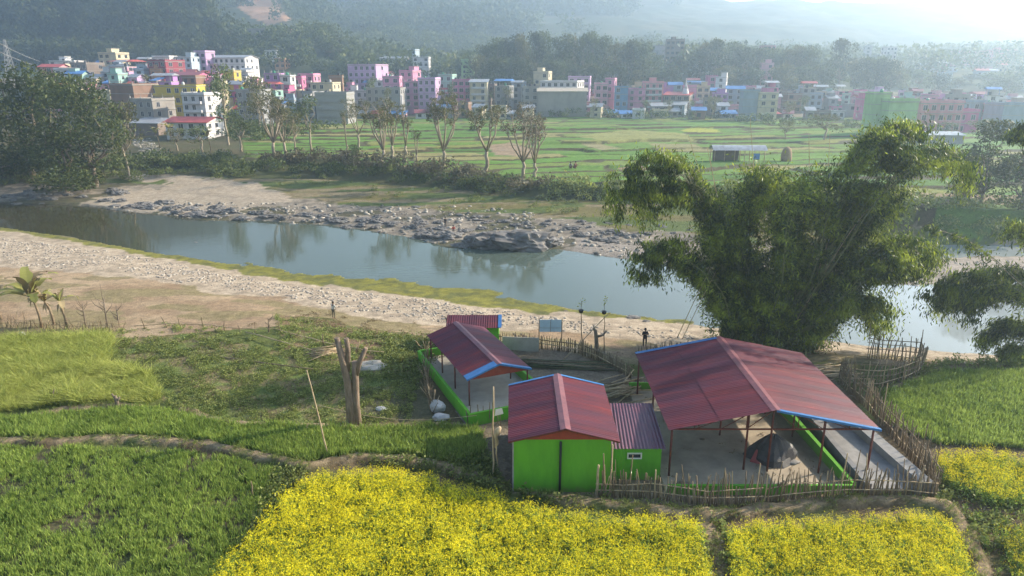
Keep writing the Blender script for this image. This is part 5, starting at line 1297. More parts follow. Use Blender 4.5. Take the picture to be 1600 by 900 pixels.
for k, (px, py, lab) in enumerate(((908, 484, 'small potted sapling tied on the thin pole, left one of two'), (944, 486, 'pale leafed sapling in a black pot, right one of two'))):
    q = aty(px, py, g.y + .3 * k); tr = thing('potted_sapling', lab, 'plant', q)
    lathe(MB(), [(.16, -.25), (.22, .0)], 10).build('pot', DARK, tr)
    V, F, A = crown_cards([(0, 0, .5 + .3 * k, .35, .3), (.15, 0, .8 + .3 * k, .25, .25)], 160, .08, .1); part('foliage', raw_mesh('foliage', V, F, LEAF['pale'], var=A), tr)
    MB().tube([(0, 0, 0), (.03, 0, .8)], .02, 5).build('stem', BARK, tr)
g = at(944, 553, 2.0); stick(g, aty(944, 494, g.y), .045, 'second thin pole holding the black pot above the picket fence', STICK)
g = at(931, 553, 2.0); mb = MB(); mb.tube([(0, 0, 0), (.05, 0, .8), (-.02, 0, 1.5), (-.1, 0, 2.1), (-.3, 0, 2.35)], [.22, .18, .16, .14, .1], 8); mb.tube([(0, 0, 1.6), (.5, 0, 1.7), (.85, .05, 2.1)], [.13, .1, .08], 7); mb.tube([(-.05, 0, 1.9), (-.35, 0, 2.7)], [.09, .03], 6)
tag(mb.build('tree_stump', BARK, loc=g), 'knotty bare stump with one raised arm in the picket fence', 'stump')
for px, py, lab in ((806, 540, 'gnarled short stump at the left end of the picket fence'), (818, 541, 'second gnarled stump beside the sign frame'), (699, 512, 'small dead stump sticking up behind the left outbuilding corner'), (184, 640, 'small cut stump on the bank of the pale grass field')):
    g = ground_at(px, py); mb = MB(); mb.tube([(0, 0, -.2), (.05, 0, .5), (-.05, 0, 1.0)], [.16, .13, .12], 7); mb.tube([(0, 0, .5), (.3, 0, .9)], [.1, .06], 6); mb.tube([(0, 0, .7), (-.25, .05, 1.15)], [.08, .05], 6)
    tag(mb.build('tree_stump', BARK, loc=g), lab, 'stump')
# sign frame and flat board
g = at(842, 548, 2.0); r = thing('sign_frame', 'empty framed translucent panel on two posts behind the picket fence', 'sign', (g.x, g.y, 2.0))
for x in (0, 1.95): MB().tube([(x, 0, -.2), (x, 0, 2.95)], .045, 6).build('post', STICK, r)
MB().box(.05, 1.9, -.02, .01, 1.75, 2.85).build('panel', mat('panel_sheet', (.50, .60, .66), (.42, .52, .58), scale=1.5, rough=.25, spec=.6), r)
b_ = MB(); b_.box(.94, 1.0, -.05, -.02, 1.75, 2.85); b_.box(.05, .94, -.045, -.02, 2.1, 2.14); b_.box(1.0, 1.9, -.045, -.02, 2.1, 2.14); b_.build('bar', TRIMG, r)
g = at(785, 549, 2.0); slab(MB(), 0, 3.2, 0, 0, 3.2, .06, -.1, 1.42)
tag(MB().box(0, 3.15, 0, .08, -.1, 1.35, rz=-.1, c=(0, 0)).build('flat_board', CONC, loc=g), 'flat grey board standing in the yard left of the sign frame', 'board')
STUMPB = mat('bark_cut', (.27, .20, .145), (.13, .095, .07), scale=4, bump=.7, stretch=(1, 1, .3))
# two trunks of the lopped tree in the field
g = at(551, 664, 2.25); r = thing('lopped_tree', 'two stout pale trunks cut off bare in the field left of the pavilion', 'tree', g)
MB().tube([(-.05, 0, -.4), (-.08, 0, 1.6), (-.12, 0, 3.2), (-.35, 0, 4.7), (-.62, 0, 6.3)], [.36, .28, .26, .22, .17], 10).build('trunk', STUMPB, r, 'left trunk, taller and leaning left')
MB().tube([(.32, .1, -.4), (.30, .1, 1.6), (.38, .1, 3.4), (.40, .1, 4.6)], [.30, .25, .23, .20], 10).build('trunk', STUMPB, r)
MB().tube([(.38, .1, 3.5), (.75, .1, 4.6), (1.22, .1, 5.55)], [.2, .17, .14], 9).build('limb', STUMPB, r)
MB().tube([(-.1, .1, 3.9), (.02, .15, 5.4), (-.05, .15, 6.2)], [.2, .17, .16], 9).build('limb', STUMPB, r)
# rope
a = at(497, 655, 2.3) + Vector((0, 0, 1.1)); b_ = at(745, 668, 2.3) + Vector((0, 0, .9)); P = [a.lerp(b_, t) - Vector((0, 0, .7 * math.sin(math.pi * t))) for t in np.linspace(0, 1, 14)]
tag(MB().tube(P, .018, 5).build('rope', STICKP), 'thin pale rope sagging from the leaning pole to the pavilion sticks', 'rope')
# sacks, plastic
def lump(name, label, cat, p, sx, sy, sz, mt, seed=0, rough=.25, sub=3, parent=None):
    import bmesh
    bm = bmesh.new(); bmesh.ops.create_icosphere(bm, subdivisions=sub, radius=1.0)
    for v in bm.verts:
        n = mnoise.fractal(v.co * 1.3 + Vector((seed * 7.1, seed * 3.3, 0)), 1.0, 2.0, 4); v.co *= 1 + n * rough; v.co = Vector((v.co.x * sx, v.co.y * sy, v.co.z * sz))
    me = bpy.data.meshes.new(name); bm.to_mesh(me); bm.free(); me.materials.append(mt)
    o = link(name, me, loc=p); return tag(o, label, cat)
SACK = mat('sack_white', (.50, .49, .48), (.33, .32, .32), scale=2, rough=.6, bump=.5)
g = at(684, 643, 2.2); lump('sack', 'crumpled white sack heaped against the pavilion plinth', 'sack', g + Vector((0, 0, .35)), .55, .4, .5, SACK, 1)
lump('sack', 'lower grey white sack in front of the crumpled one', 'sack', at(690, 656, 2.2) + Vector((0, 0, .2)), .6, .35, .28, SACK, 2)
lump('plastic_sheet', 'shiny crushed plastic on the dark soil right of the two cut trunks', 'plastic', at(596, 640, 2.2) + Vector((0, 0, .08)), .45, .3, .1, SACK, 3)
lump('sack', 'round white bag under the banana plants', 'sack', ground_at(34, 525) + Vector((0, 0, .15)), .3, .25, .25, SACK, 4)
# poles and timber
def pile(name, label, pts, n, L, rad, mt, spread, up, ang, da):
    r = thing(name, label, 'pile', pts)
    for i in range(n):
        a = ang + random.gauss(0, da); l_ = L * random.uniform(.7, 1.05); d = Vector((math.cos(a), math.sin(a), 0)) * l_ / 2
        c_ = Vector((random.gauss(0, spread * .5), random.gauss(0, spread), rad + random.random() * up)); e = Vector((0, 0, random.gauss(0, .05)))
        MB().tube([c_ - d, c_ + e * .2, c_ + d + e * .5], [rad, rad * .9, rad * .65], 6).build('bamboo_pole' if 'bamboo' in name else 'plank_pole', mt if random.random() < .75 else STICK, r)
    return r
pile('bamboo_pile', 'bundle of long dark green bamboo poles lying on the yard', at(880, 572, 2.05), 26, 8.6, .05, POLEG, .42, .25, R(-7), .05)
pile('timber_pile', 'loose stack of pale and dark poles between the annexe and the yard', at(972, 612, 2.05), 30, 3.8, .06, STICKP, .8, .5, R(32), .35)
pile('timber_pile', 'flat heap of dry bamboo poles between the big roof and the round pen', at(1290, 583, 2.0), 30, 5.0, .05, STICKP, .8, .35, R(4), .22)
pile('brush_heap', 'heap of dry brushwood lying behind the two cut trunks', at(505, 556, 2.2), 40, 2.6, .03, STICKP, .5, .5, R(25), .4)
stick(at(320, 555, 2.2), at(490, 582, 2.2) + Vector((0, 0, .3)), .06, 'long grey pole lying on the weedy slope left of the brushwood heap', STICK)
stick(at(385, 527, 2.1) + Vector((0, 0, .5)), at(490, 554, 2.2) + Vector((0, 0, .4)), .05, 'upper slanting rail pole above the long grey pole', STICKP)
stick(at(660, 545, 2.1), at(650, 560, 2.1) + Vector((0, 0, 1.6)), .05, 'single upright stick on the grass left of the pavilion')
lump('debris_mound', 'pale mound of sand and rubble behind the two cut trunks', 'mound', at(583, 573, 2.2), 1.3, .9, .45, CONC, 8, .35)
for k, (x, y) in enumerate(((945, 752), (1186, 700), (1262, 800))): pass
# fence corner bundle of stakes in front of the shed
g = at(932, 778, 2.1); stick(g - Vector((0, 0, .2)), g + Vector((.05, 0, 2.1)), .09, 'thick stake bundle at the left end of the front fence', STICKP)
def litter():
    tm = [cards(rng.normal(0, .12, (5, 3)) * np.array([1, 1, .05]) + np.array([0, 0, .03]), .07, .02) for _ in range(4)]
    tm = [(v, f, np.random.default_rng(3).random(len(v)), np.zeros(len(f), int)) for v, f in tm]
    n = 900; x = rng.uniform(-4, 24, n); y = rng.uniform(35, 57, n); k = fbm(x / 2, y / 2, 120) > .5; x, y = x[k], y[k]; z = Z(x, y)
    inside = (x > 8.9) & (x < 18.8) & (y > 35) & (y < 48.3); z = np.where(inside, 2.14, z)
    V, F, A, M_ = scatter(tm, np.stack([x, y, z], 1), .8 + rng.random(len(x)), rng.random(len(x)) * 6.28, 0)
    tag(link('litter', raw_mesh('litter', V, F, LEAF['straw'], var=A)), kind='stuff')
litter()
for k, (x, y, lab) in enumerate(((12.4, 41.0, 'small brown clod lying alone on the pale hall floor'), (17.2, 38.2, 'crumpled grey cloth on the floor right of the tarpaulin tent'), (9.9, 35.6, 'small brown heap in the left front corner of the hall floor'))):
    lump(('clod', 'cloth', 'dirt_heap')[k], lab, ('clod', 'cloth', 'heap')[k], (x, y, 2.17), (.16, .45, .5)[k], (.12, .3, .35)[k], (.06, .12, .22)[k], (BARK, CONCG, BARK)[k], 20 + k)


# ------------------------------------------------------------------ bamboo
def smooth_path(P, n):
    P = np.array(P, float); t = np.linspace(0, len(P) - 1, n); out = []
    for v in t:
        i = min(int(v), len(P) - 2); f = v - i
        p0, p1, p2, p3 = P[max(i - 1, 0)], P[i], P[i + 1], P[min(i + 2, len(P) - 1)]
        out.append(.5 * ((2 * p1) + (-p0 + p2) * f + (2 * p0 - 5 * p1 + 4 * p2 - p3) * f * f + (-p0 + 3 * p1 - 3 * p2 + p3) * f ** 3))
    return np.array(out)
def bamboo(name, label, plumes, y0, dens=1.0, leaf='bamboo', lsz=.19, bare=()):
    """plumes: list of (pixel path, culms, leaf spread, leaf start, depth offset)"""
    base = aty(plumes[0][0][0][0], plumes[0][0][0][1], y0); base.z = z1(base.x, base.y)
    r = thing(name, label, 'bamboo', base); B = np.array(base)
    LV = []; LD = []
    for (path, nc, sp, st, dy) in plumes:
        for c_ in range(nc):
            dep = y0 + dy + random.gauss(0, 1.6); jx = random.gauss(0, .55); jz = random.gauss(0, .4)
            P = [np.array(aty(px, py, dep)) + np.array([random.gauss(0, .25) + jx * k / len(path) * 2, 0, (jz * k / len(path)) + random.gauss(0, .12)]) for k, (px, py) in enumerate(path)]
            P[0] = np.array([base.x + (P[0][0] - base.x) * .8 + random.gauss(0, .5), base.y + dy * .4 + random.gauss(0, 1.1), 0]); P[0][2] = z1(P[0][0], P[0][1]) - .2
            ln = random.uniform(.86, 1.0); Q = smooth_path(P, 34); Q = Q[:int(34 * ln)]
            mb = MB().tube([tuple(q - B) for q in Q], [.055 * (1 - .85 * i / len(Q)) for i in range(len(Q))], 5); mb.build('culm', CULM, r)
            m = len(Q)
            for i in range(int(m * st), m):
                f = (i / m - st) / (1 - st); amt = int(78 * dens * min(1, .5 + 1.2 * f)); tan = Q[min(i + 1, m - 1)] - Q[max(i - 1, 0)]; tan /= np.linalg.norm(tan) + 1e-6
                off = rng.normal(0, 1, (amt, 3)) * np.array([sp, sp, sp * .7]) * (.75 + .35 * math.sin(i * 1.7 + c_ * 2.1))
                off[:, 2] -= np.abs(rng.normal(0, .45, amt))
                LV.append(Q[i] + off - B); LD.append(np.tile(tan * .25 + np.array([0, 0, -.75]), (amt, 1)))
    P = np.concatenate(LV); A = np.concatenate(LD)
    cl = vnoise(P[:, 0] / .8 + 50, P[:, 2] / .8 + 50, 71) * .6 + vnoise(P[:, 1] / .7 + 50, P[:, 2] / .6, 72) * .4
    keep = cl > .40; P, A, cl = P[keep], A[keep], cl[keep]
    s = lsz * (.35 + 1.0 * rng.random(len(P)))
    V, F = cards(P, s, s * .24, A=A, spread=.6)
    part('foliage', raw_mesh('foliage', V, F, LEAF[leaf], var=np.repeat(np.clip((cl - .43) * 2.2 + rng.normal(0, .2, len(P)), 0, 1), 4)), r)
    for (path, dy) in bare:
        P = smooth_path([np.array(aty(px, py, y0 + dy)) for px, py in path], 12)
        MB().tube([tuple(q - B) for q in P], [.04 * (1 - .7 * i / 12) for i in range(12)], 5).build('bare_culm', STICKP, r)
    return r
random.seed(21)
bamboo('bamboo_clump', 'huge dark bamboo clump arching over the river behind the big maroon roof', [
 ([(1185, 545), (1150, 430), (1105, 330), (1060, 262), (1020, 255), (995, 290), (985, 355)], 17, .60, .14, 0),
 ([(1190, 545), (1165, 440), (1130, 350), (1095, 300), (1050, 285), (1035, 320)], 14, .85, .12, 1),
 ([(1195, 545), (1185, 440), (1165, 370), (1170, 300), (1195, 262)], 12, .95, .22, 1.5),
 ([(1215, 545), (1225, 440), (1245, 350), (1270, 300), (1290, 270)], 14, 1.0, .2, 0),
 ([(1225, 545), (1235, 440), (1220, 350), (1215, 300), (1200, 280)], 8, .9, .2, 2),
 ([(1230, 545), (1260, 430), (1300, 330), (1345, 240), (1385, 203), (1415, 210), (1428, 245)], 15, .62, .12, -1),
 ([(1235, 545), (1275, 430), (1320, 340), (1365, 275), (1400, 240), (1430, 232)], 14, .85, .2, 1),
 ([(1235, 545), (1280, 440), (1340, 370), (1380, 320), (1400, 300)], 12, .85, .2, 0),
 ([(1240, 545), (1300, 420), (1370, 310), (1430, 255), (1475, 235), (1505, 262), (1512, 295)], 7, .5, .34, -1),
 ([(1245, 548), (1300, 460), (1360, 400), (1405, 378), (1440, 395), (1440, 430)], 15, .75, .25, -1),
 ([(1245, 548), (1300, 480), (1350, 430), (1390, 410), (1420, 425)], 12, .75, .2, -2),
 ([(1180, 545), (1130, 460), (1085, 405), (1045, 382), (1015, 395), (1005, 430)], 10, .5, .3, -1),
 ([(1175, 545), (1130, 470), (1090, 420), (1060, 410)], 8, .6, .2, 0),
 ([(1250, 550), (1290, 500), (1335, 465), (1365, 475), (1372, 515)], 10, .7, .2, 0),
 ([(1170, 548), (1150, 500), (1130, 450), (1120, 400), (1130, 350)], 12, .85, .10, 0),
 ([(1215, 548), (1200, 500), (1185, 450), (1175, 390)], 13, 1.0, .08, -.5),
 ([(1260, 550), (1275, 500), (1300, 440), (1330, 400)], 13, .95, .08, -.5),
 ([(1225, 548), (1230, 490), (1240, 430), (1250, 370)], 14, 1.0, .08, .5),
 ([(1255, 550), (1270, 510), (1290, 470), (1310, 440)], 10, .9, .05, .5),
 ([(1160, 550), (1150, 520), (1140, 490), (1135, 450)], 9, .7, .05, .5),
], 58.5, bare=[([(1180, 480), (1120, 350), (1075, 210)], 1), ([(1150, 400), (1120, 300), (1105, 230)], 2), ([(1190, 470), (1180, 300), (1172, 185)], 2), ([(1230, 450), (1285, 320), (1297, 205)], 1), ([(1240, 480), (1262, 300), (1264, 210)], 1),
 ([(1195, 490), (1130, 340), (1110, 250)], 0), ([(1260, 480), (1310, 330), (1345, 235)], -1), ([(1058, 528), (1085, 470), (1110, 420)], -3), ([(1066, 530), (1090, 480), (1118, 425)], -3), ([(1245, 500), (1330, 360), (1400, 280)], -2)])
bamboo('bamboo_clump', 'yellowish bamboo clump hanging into the picture from the right edge', [
 ([(1660, 590), (1640, 500), (1600, 430), (1540, 425), (1490, 440), (1462, 462), (1458, 480)], 8, .5, .3, 0),
 ([(1665, 590), (1640, 520), (1600, 460), (1550, 450), (1510, 475), (1500, 500)], 8, .5, .3, 1),
 ([(1665, 590), (1640, 540), (1600, 510), (1560, 505), (1530, 530)], 8, .42, .2, 0),
 ([(1660, 590), (1620, 560), (1590, 545), (1575, 560)], 6, .4, .1, 0),
 ([(1665, 590), (1655, 480), (1635, 400), (1605, 350), (1590, 380)], 6, .4, .3, 0),
 ([(1668, 590), (1655, 420), (1635, 260), (1610, 200), (1592, 215), (1590, 235)], 5, .32, .45, 0),
 ([(1670, 590), (1640, 500), (1600, 440), (1540, 390), (1480, 360), (1430, 345)], 1, .32, .5, -2),
], 55.0, dens=1.25, bare=[([(1660, 500), (1590, 440), (1520, 380), (1450, 355)], -2)])

# ------------------------------------------------------------------ banana plants
def banana(px, py, h, label, seed, nl=8, sz=1.7):
    random.seed(seed); g = ground_at(px, py); r = thing('banana_plant', label, 'banana plant', g)
    top = Vector((random.uniform(-.3, .3) - .35, 0, h)); MB().tube([(0, 0, -.2), (-.05, 0, h * .4), (-.2, 0, h * .75), top], [.13, .11, .09, .07], 9).build('stem', STICK, r)
    for k in range(nl):
        a = k / nl * 6.283 + random.uniform(-.3, .3); L = sz * random.uniform(.8, 1.15); el = random.uniform(.35, 1.2) if k % 4 else 1.35
        mb = MB(); n = 12; wd = .26 * sz / 1.7; pts = []
        for i in range(n + 1):
            t = i / n; ang = el - t * t * 1.9; pts.append((t, ang))
        x = z = 0; C0 = []
        for t, ang in pts:
            C0.append((x, z, ang, t)); x += math.cos(ang) * L / n; z += math.sin(ang) * L / n
        for s in (-1, 1):
            V = []
            for x, z, ang, t in C0:
                w_ = wd * (math.sin(math.pi * min(1, t * .95 + .05)) ** .5) * (1 if random.random() < .8 else .6); c_ = Vector((x, s * w_, z + .10 * w_))
                V += [(x, 0, z), tuple(c_)]
            V = [(top.x + vx * math.cos(a) - vy * math.sin(a), top.y + vx * math.sin(a) + vy * math.cos(a), top.z + vz) for vx, vy, vz in V]
            mb.add(V, [(2 * i, 2 * i + 2, 2 * i + 3, 2 * i + 1) for i in range(n) if random.random() < .93], 0)
        me = mb.mesh('leaf', LEAF['banana'] if random.random() < .6 else LEAF['straw']); at_ = me.attributes.new('var', 'FLOAT', 'POINT'); at_.data.foreach_set('value', [random.random()] * len(me.vertices)); part('leaf', me, r)
    dd = MB()
    for k in range(7):
        a = random.uniform(0, 6.28); rr_ = .35; p = top + Vector((0, 0, -.1)); q = p + Vector((math.cos(a) * rr_, math.sin(a) * rr_, -random.uniform(.5, 1.2)))
        dd.add([p, p.lerp(q, .6) + Vector((.09, 0, .15)), q, p.lerp(q, .6) + Vector((-.09, 0, .1))], [(0, 1, 2, 3)])
    dd.build('dead_leaf', STICKP, r)
banana(66, 512, 3.0, 'tallest banana plant at the far left with a fully spread ragged crown', 3, 11, 3.4)
banana(85, 508, 2.4, 'small leaning banana plant with yellow green leaves beside the tallest one', 4, 7, 2.0)
banana(106, 514, 2.7, 'thin banana plant with a few drooping leaves right of the leaning one', 5, 6, 1.9)
banana(2, 500, 2.2, 'banana plant half cut by the left edge', 6, 8, 2.6)
for i, (px, py) in enumerate(((268, 222), (250, 232), (330, 238))):
    banana(px, py, 4.0, ('banana plant at the left below the low red roofed house', 'banana plant on the rubble slope of the far left bank', 'banana plant beside the pale bank wall of the far bank')[i], 30 + i, 8, 3.2)
# bare branching shrubs by the left fence
for i, (px, py, h, lab) in enumerate(((134, 512, 3.0, 'thin forked bare shrub with one tall twig by the left brushwood fence'), (168, 512, 3.6, 'bare twisted shrub with several upright stems by the left brushwood fence'), (186, 512, 2.2, 'short knobbly bare trunk at the right end of the left brushwood fence'), (84, 628, 1.0, 'small dry stalk left of the pale bank'), (420, 520, 1.6, 'dry straw coloured bush on the weedy slope'))):
    random.seed(60 + i); g = ground_at(px, py); mb = MB(); mb.tube([(0, 0, -.2), (.05, 0, h * .4), (.1, 0, h * .8)], [.08, .06, .04], 6)
    for k in range(9):
        z = h * random.uniform(.2, .75); a = random.uniform(0, 6.28); l_ = h * random.uniform(.15, .4); mb.tube([(.05, 0, z), (.05 + math.cos(a) * l_ * .6, math.sin(a) * l_ * .6, z + l_ * .5), (.05 + math.cos(a) * l_ * .8, math.sin(a) * l_ * .8, z + l_)], [.04, .025, .012], 5)
    tag(mb.build('bare_shrub', BARK, loc=g), lab, 'shrub')

# ------------------------------------------------------------------ crops, grass
def blades(n, h, wd, spread, seed, lean=.25, two=False):
    r_ = np.random.default_rng(seed); V = []; 
    for i in range(n):
        x, y = r_.normal(0, spread, 2); a = r_.random() * 6.28; hh = h * (.6 + .5 * r_.random()); lx, ly = r_.normal(0, lean * hh, 2); c_, s_ = math.cos(a) * wd, math.sin(a) * wd
        V += [(x, y, 0), (x + lx * .35 + c_, y + ly * .35 + s_, hh * .55), (x + lx, y + ly, hh), (x + lx * .35 - c_, y + ly * .35 - s_, hh * .55)]
    V = np.array(V); F = np.arange(4 * n).reshape(n, 4); return V, F, np.repeat(r_.random(n) * .7 + .1, 4), np.zeros(n, int)
def fill_poly(poly, dens, margin=0.0, warp=.5, thin=None, zref=2.3):
    W = [at(x, y, zref) for x, y in poly]; xs = [p.x for p in W]; ys = [p.y for p in W]
    n = int((max(xs) - min(xs)) * (max(ys) - min(ys)) * dens)
    x = rng.uniform(min(xs), max(xs), n); y = rng.uniform(min(ys), max(ys), n)
    k = pip(x + (fbm(x / 1.2, y / 1.2, 60) - .5) * warp, y + (fbm(x / 1.2, y / 1.2, 61) - .5) * warp, [(p.x, p.y) for p in W]); x, y = x[k], y[k]
    if thin is not None: k = rng.random(len(x)) < thin(x, y); x, y = x[k], y[k]
    k = np.ones(len(x), bool)
    for pts, h, wd in BW: k &= polydist(x, y, pts) > wd * .9
    x, y = x[k], y[k]; return np.stack([x, y, Z(x, y)], 1)
def crop(name, poly, dens, tm, s0, s1, leaf, tilt=.05, thin=None, big=None, zs=None):
    P = fill_poly(POLY[poly] if isinstance(poly, str) else poly, dens, thin=thin)
    s = s0 + (s1 - s0) * rng.random(len(P))
    if big is not None: s = s * big(P[:, 0], P[:, 1])
    V, F, A, M_ = scatter(tm, P, s, rng.random(len(P)) * 6.28, tilt)
    var = A + (fbm(V[:, 0] / 2.2, V[:, 1] / 2.2, 66) - .5) * .6
    return tag(link(name, raw_mesh(name, V, F, leaf, var=np.clip(var, 0, 1), midx=M_)), kind='stuff')
wt = [blades(11, .50, .022, .09, i) for i in range(5)]
crop('wheat_field', 'wheat_a', 42, wt, .55, 1.0, LEAF['wheat'], thin=lambda x, y: .25 + .95 * sstep(.33, .58, fbm(x / 1.6, y / 1.6, 70)), big=lambda x, y: .6 + .7 * fbm(x / 2, y / 2, 71))
crop('wheat_field', 'wheat_b', 46, wt, .9, 1.35, LEAF['wheat'], big=lambda x, y: .8 + .4 * fbm(x / 2, y / 2, 71))
crop('wheat_field', 'wheat_r', 34, wt, .8, 1.2, LEAF['wheat'])
pl = [blades(9, .9, .018, .10, 20 + i, .6) for i in range(5)]
crop('long_grass', 'pale', 40, pl, .7, 1.15, LEAF['pale'], tilt=.35, big=lambda x, y: .45 + 1.1 * fbm(x / 1.7, y / 1.1, 72))
def weedclump(seed):
    r_ = np.random.default_rng(seed); n = 12; P = r_.normal(0, .12, (n, 3)); P[:, 2] = np.abs(P[:, 2]) * 1.2 + .03
    V, F = cards(P, .07, .045); return V, F, np.repeat(r_.random(n) * .8, 4), np.zeros(n, int)
wd_ = [weedclump(200 + i) for i in range(5)]
crop('weeds', 'weedy', 34, wd_, .45, .95, LEAF['weed'], thin=lambda x, y: .15 + sstep(.40, .55, fbm(x / 1.1, y / 1.1, 73)))
crop('weeds', 'verge', 28, wd_, .5, 1.1, LEAF['weed'], thin=lambda x, y: .1 + sstep(.45, .58, fbm(x / 1.1, y / 1.1, 74)))
crop('weeds', [(600, 520), (700, 520), (690, 560), (650, 600), (600, 590)], 14, wd_, .7, 1.5, LEAF['weed'])
crop('weeds', [(430, 735), (490, 732), (400, 830), (345, 985), (330, 985), (385, 830)], 22, wd_, .8, 1.6, LEAF['weed'])
crop('weeds', [(1084, 812), (1140, 816), (1155, 985), (1110, 985)], 22, wd_, .8, 1.6, LEAF['weed'])
crop('weeds', [(1462, 770), (1640, 795), (1640, 985), (1545, 985), (1500, 830)], 16, wd_, .8, 1.6, LEAF['weed'], thin=lambda x, y: .1 + sstep(.48, .6, fbm(x / 1.5, y / .5, 75)))
crop('weeds', [(740, 735), (800, 765), (960, 782), (1060, 792), (1060, 803), (960, 795), (850, 785), (740, 748)], 26, wd_, .8, 1.7, LEAF['weed'])
crop('weeds', [(560, 715), (760, 715), (800, 770), (755, 765), (690, 735), (560, 725)], 22, wd_, .8, 1.6, LEAF['weed'])
# tufts along the earth banks
def bank_tufts():
    P = []
    for pts, h, wd in BW:
        for (x0, y0), (x1, y1) in zip(pts[:-1], pts[1:]):
            n = int(math.hypot(x1 - x0, y1 - y0) * 30); t = rng.random(n); P.append(np.stack([x0 + (x1 - x0) * t + rng.normal(0, wd * .9, n), y0 + (y1 - y0) * t + rng.normal(0, wd * .9, n)], 1))
    P = np.concatenate(P); k = rng.random(len(P)) < .2 + sstep(.45, .6, fbm(P[:, 0] / .8, P[:, 1] / .8, 76)); P = P[k]
    tm = [blades(8, .22, .014, .07, 40 + i, .5) for i in range(4)]
    V, F, A, M_ = scatter(tm, np.concatenate([P, Z(P[:, 0], P[:, 1])[:, None]], 1), .6 + .7 * rng.random(len(P)), rng.random(len(P)) * 6.28, .1)
    tag(link('bank_grass', raw_mesh('bank_grass', V, F, LEAF['weed'], var=A)), kind='stuff')
bank_tufts()
def mustard_plant(seed, dens=1.0):
    r_ = np.random.default_rng(seed); V = []; F = []; A = []; M_ = []; off = 0
    b = blades(6, .85, .010, .05, seed, .16); V.append(b[0]); F.append(b[1]); A.append(b[2] * .6); M_.append(np.zeros(6, int)); off = 24
    P = r_.normal(0, .10, (12, 3)); P[:, 2] = r_.random(12) * .55 + .05; v, f = cards(P, .085, .035); V.append(v); F.append(f + off); A.append(np.repeat(r_.random(12) * .6, 4)); M_.append(np.zeros(12, int)); off += 48
    n = int(46 * dens); nh = 11; H_ = np.stack([r_.normal(0, .14, nh), r_.normal(0, .14, nh), .66 + r_.random(nh) * .34], 1)
    P = H_[r_.integers(0, nh, n)] + r_.normal(0, .026, (n, 3)); v, f = cards(P, .017, .014); V.append(v); F.append(f + off); A.append(np.repeat(r_.random(n), 4)); M_.append(np.ones(n, int))
    return np.concatenate(V), np.concatenate(F), np.concatenate(A), np.concatenate(M_)
mt_ = [mustard_plant(300 + i) for i in range(8)]
for k, (nm, dn) in enumerate((('mustard_a', 36), ('mustard_b', 34), ('mustard_c', 26), ('mustard_d', 12))):
    crop('mustard_field', nm, dn, mt_, .72, 1.22, [LEAF['wheat'], LEAF['yellow']], tilt=.06, big=lambda x, y: .82 + .36 * fbm(x / 2.4, y / 2.4, 79), thin=lambda x, y: .6 + .5 * sstep(.3, .5, fbm(x / 1.4, y / 1.4, 80)))
ms = [mustard_plant(340 + i, .25) for i in range(4)]
crop('sparse_mustard', [(1500, 790), (1640, 800), (1640, 985), (1560, 985)], 3, ms, .6, .9, [LEAF['wheat'], LEAF['yellow']])
crop('sparse_mustard', [(-60, 560), (60, 560), (60, 600), (-60, 600)], 5, ms, .7, .9, [LEAF['wheat'], LEAF['yellow']])

# ------------------------------------------------------------------ rocks and gravel
ROCK = mat('river_rock', (.23, .215, .20), (.085, .08, .078), scale=1.3, rough=.9, bump=.7, bscale=6)
ROCKP = mat('river_rock_pale', (.50, .44, .36), (.30, .26, .21), scale=1.3, rough=.9, bump=.5)
def rock_mesh(seed, sub=3, jag=.55, mt=None, squash=.6):
    import bmesh
    bm = bmesh.new(); bmesh.ops.create_icosphere(bm, subdivisions=sub, radius=1.0)
    for v in bm.verts:
        o = v.co.copy() * 1.6 + Vector((seed * 5.3, seed * 2.1, seed)); n = mnoise.fractal(o, .9, 2.1, 5); rd = mnoise.noise(o * 2.4); v.co *= 1 + n * jag * .6 - abs(rd) * jag * .5
        v.co.z *= squash
    me = bpy.data.meshes.new('rock'); bm.to_mesh(me); bm.free(); me.materials.append(mt or ROCK); return me
RM = [rock_mesh(i, 4, .6) for i in range(6)]
def rock(px, py, wpx, label, k=0, name='rock', hs=.5, rz=None, group=None, dz=0):
    g = ground_at(px, py); g.z = max(g.z, -.1) + dz; s = wpx * g.y / F_PX / 2
    o = link(name, RM[k % 6], loc=g); o.scale = (s, s * .7, s * hs * 1.2); o.rotation_euler = (random.uniform(-.1, .1), random.uniform(-.1, .1), random.uniform(-.5, .5) if rz is None else rz)
    return tag(o, label, 'rock', group)
random.seed(8)
rock(818, 384, 108, 'largest grey boulder rising out of the water at the far bank', 0, 'boulder', .62, 0, dz=.1)
rock(762, 382, 78, 'cracked grey boulder leaning against the left side of the largest one', 1, 'boulder', .62, .1, dz=.1)
rock(850, 382, 56, 'rounded right end boulder of the big grey group', 2, 'boulder', .7, 0)
rock(728, 384, 44, 'low flat boulder at the left foot of the cracked one', 3, 'boulder', .3, 0)
rock(700, 370, 52, 'dark low rock left of the big boulder group', 4, 'boulder', .45, 0)
rock(668, 368, 42, 'dark wet rock where the far shingle meets the water', 5, 'boulder', .4, 0)
rock(28, 321, 22, 'dark rock in the shallow water at the far left', 2, 'boulder', .35)
rock(66, 320, 12, 'smaller dark rock in the shallow water right of the first', 3, 'boulder', .4)
rock(735, 492, 0.1, 'x', 0) if False else None
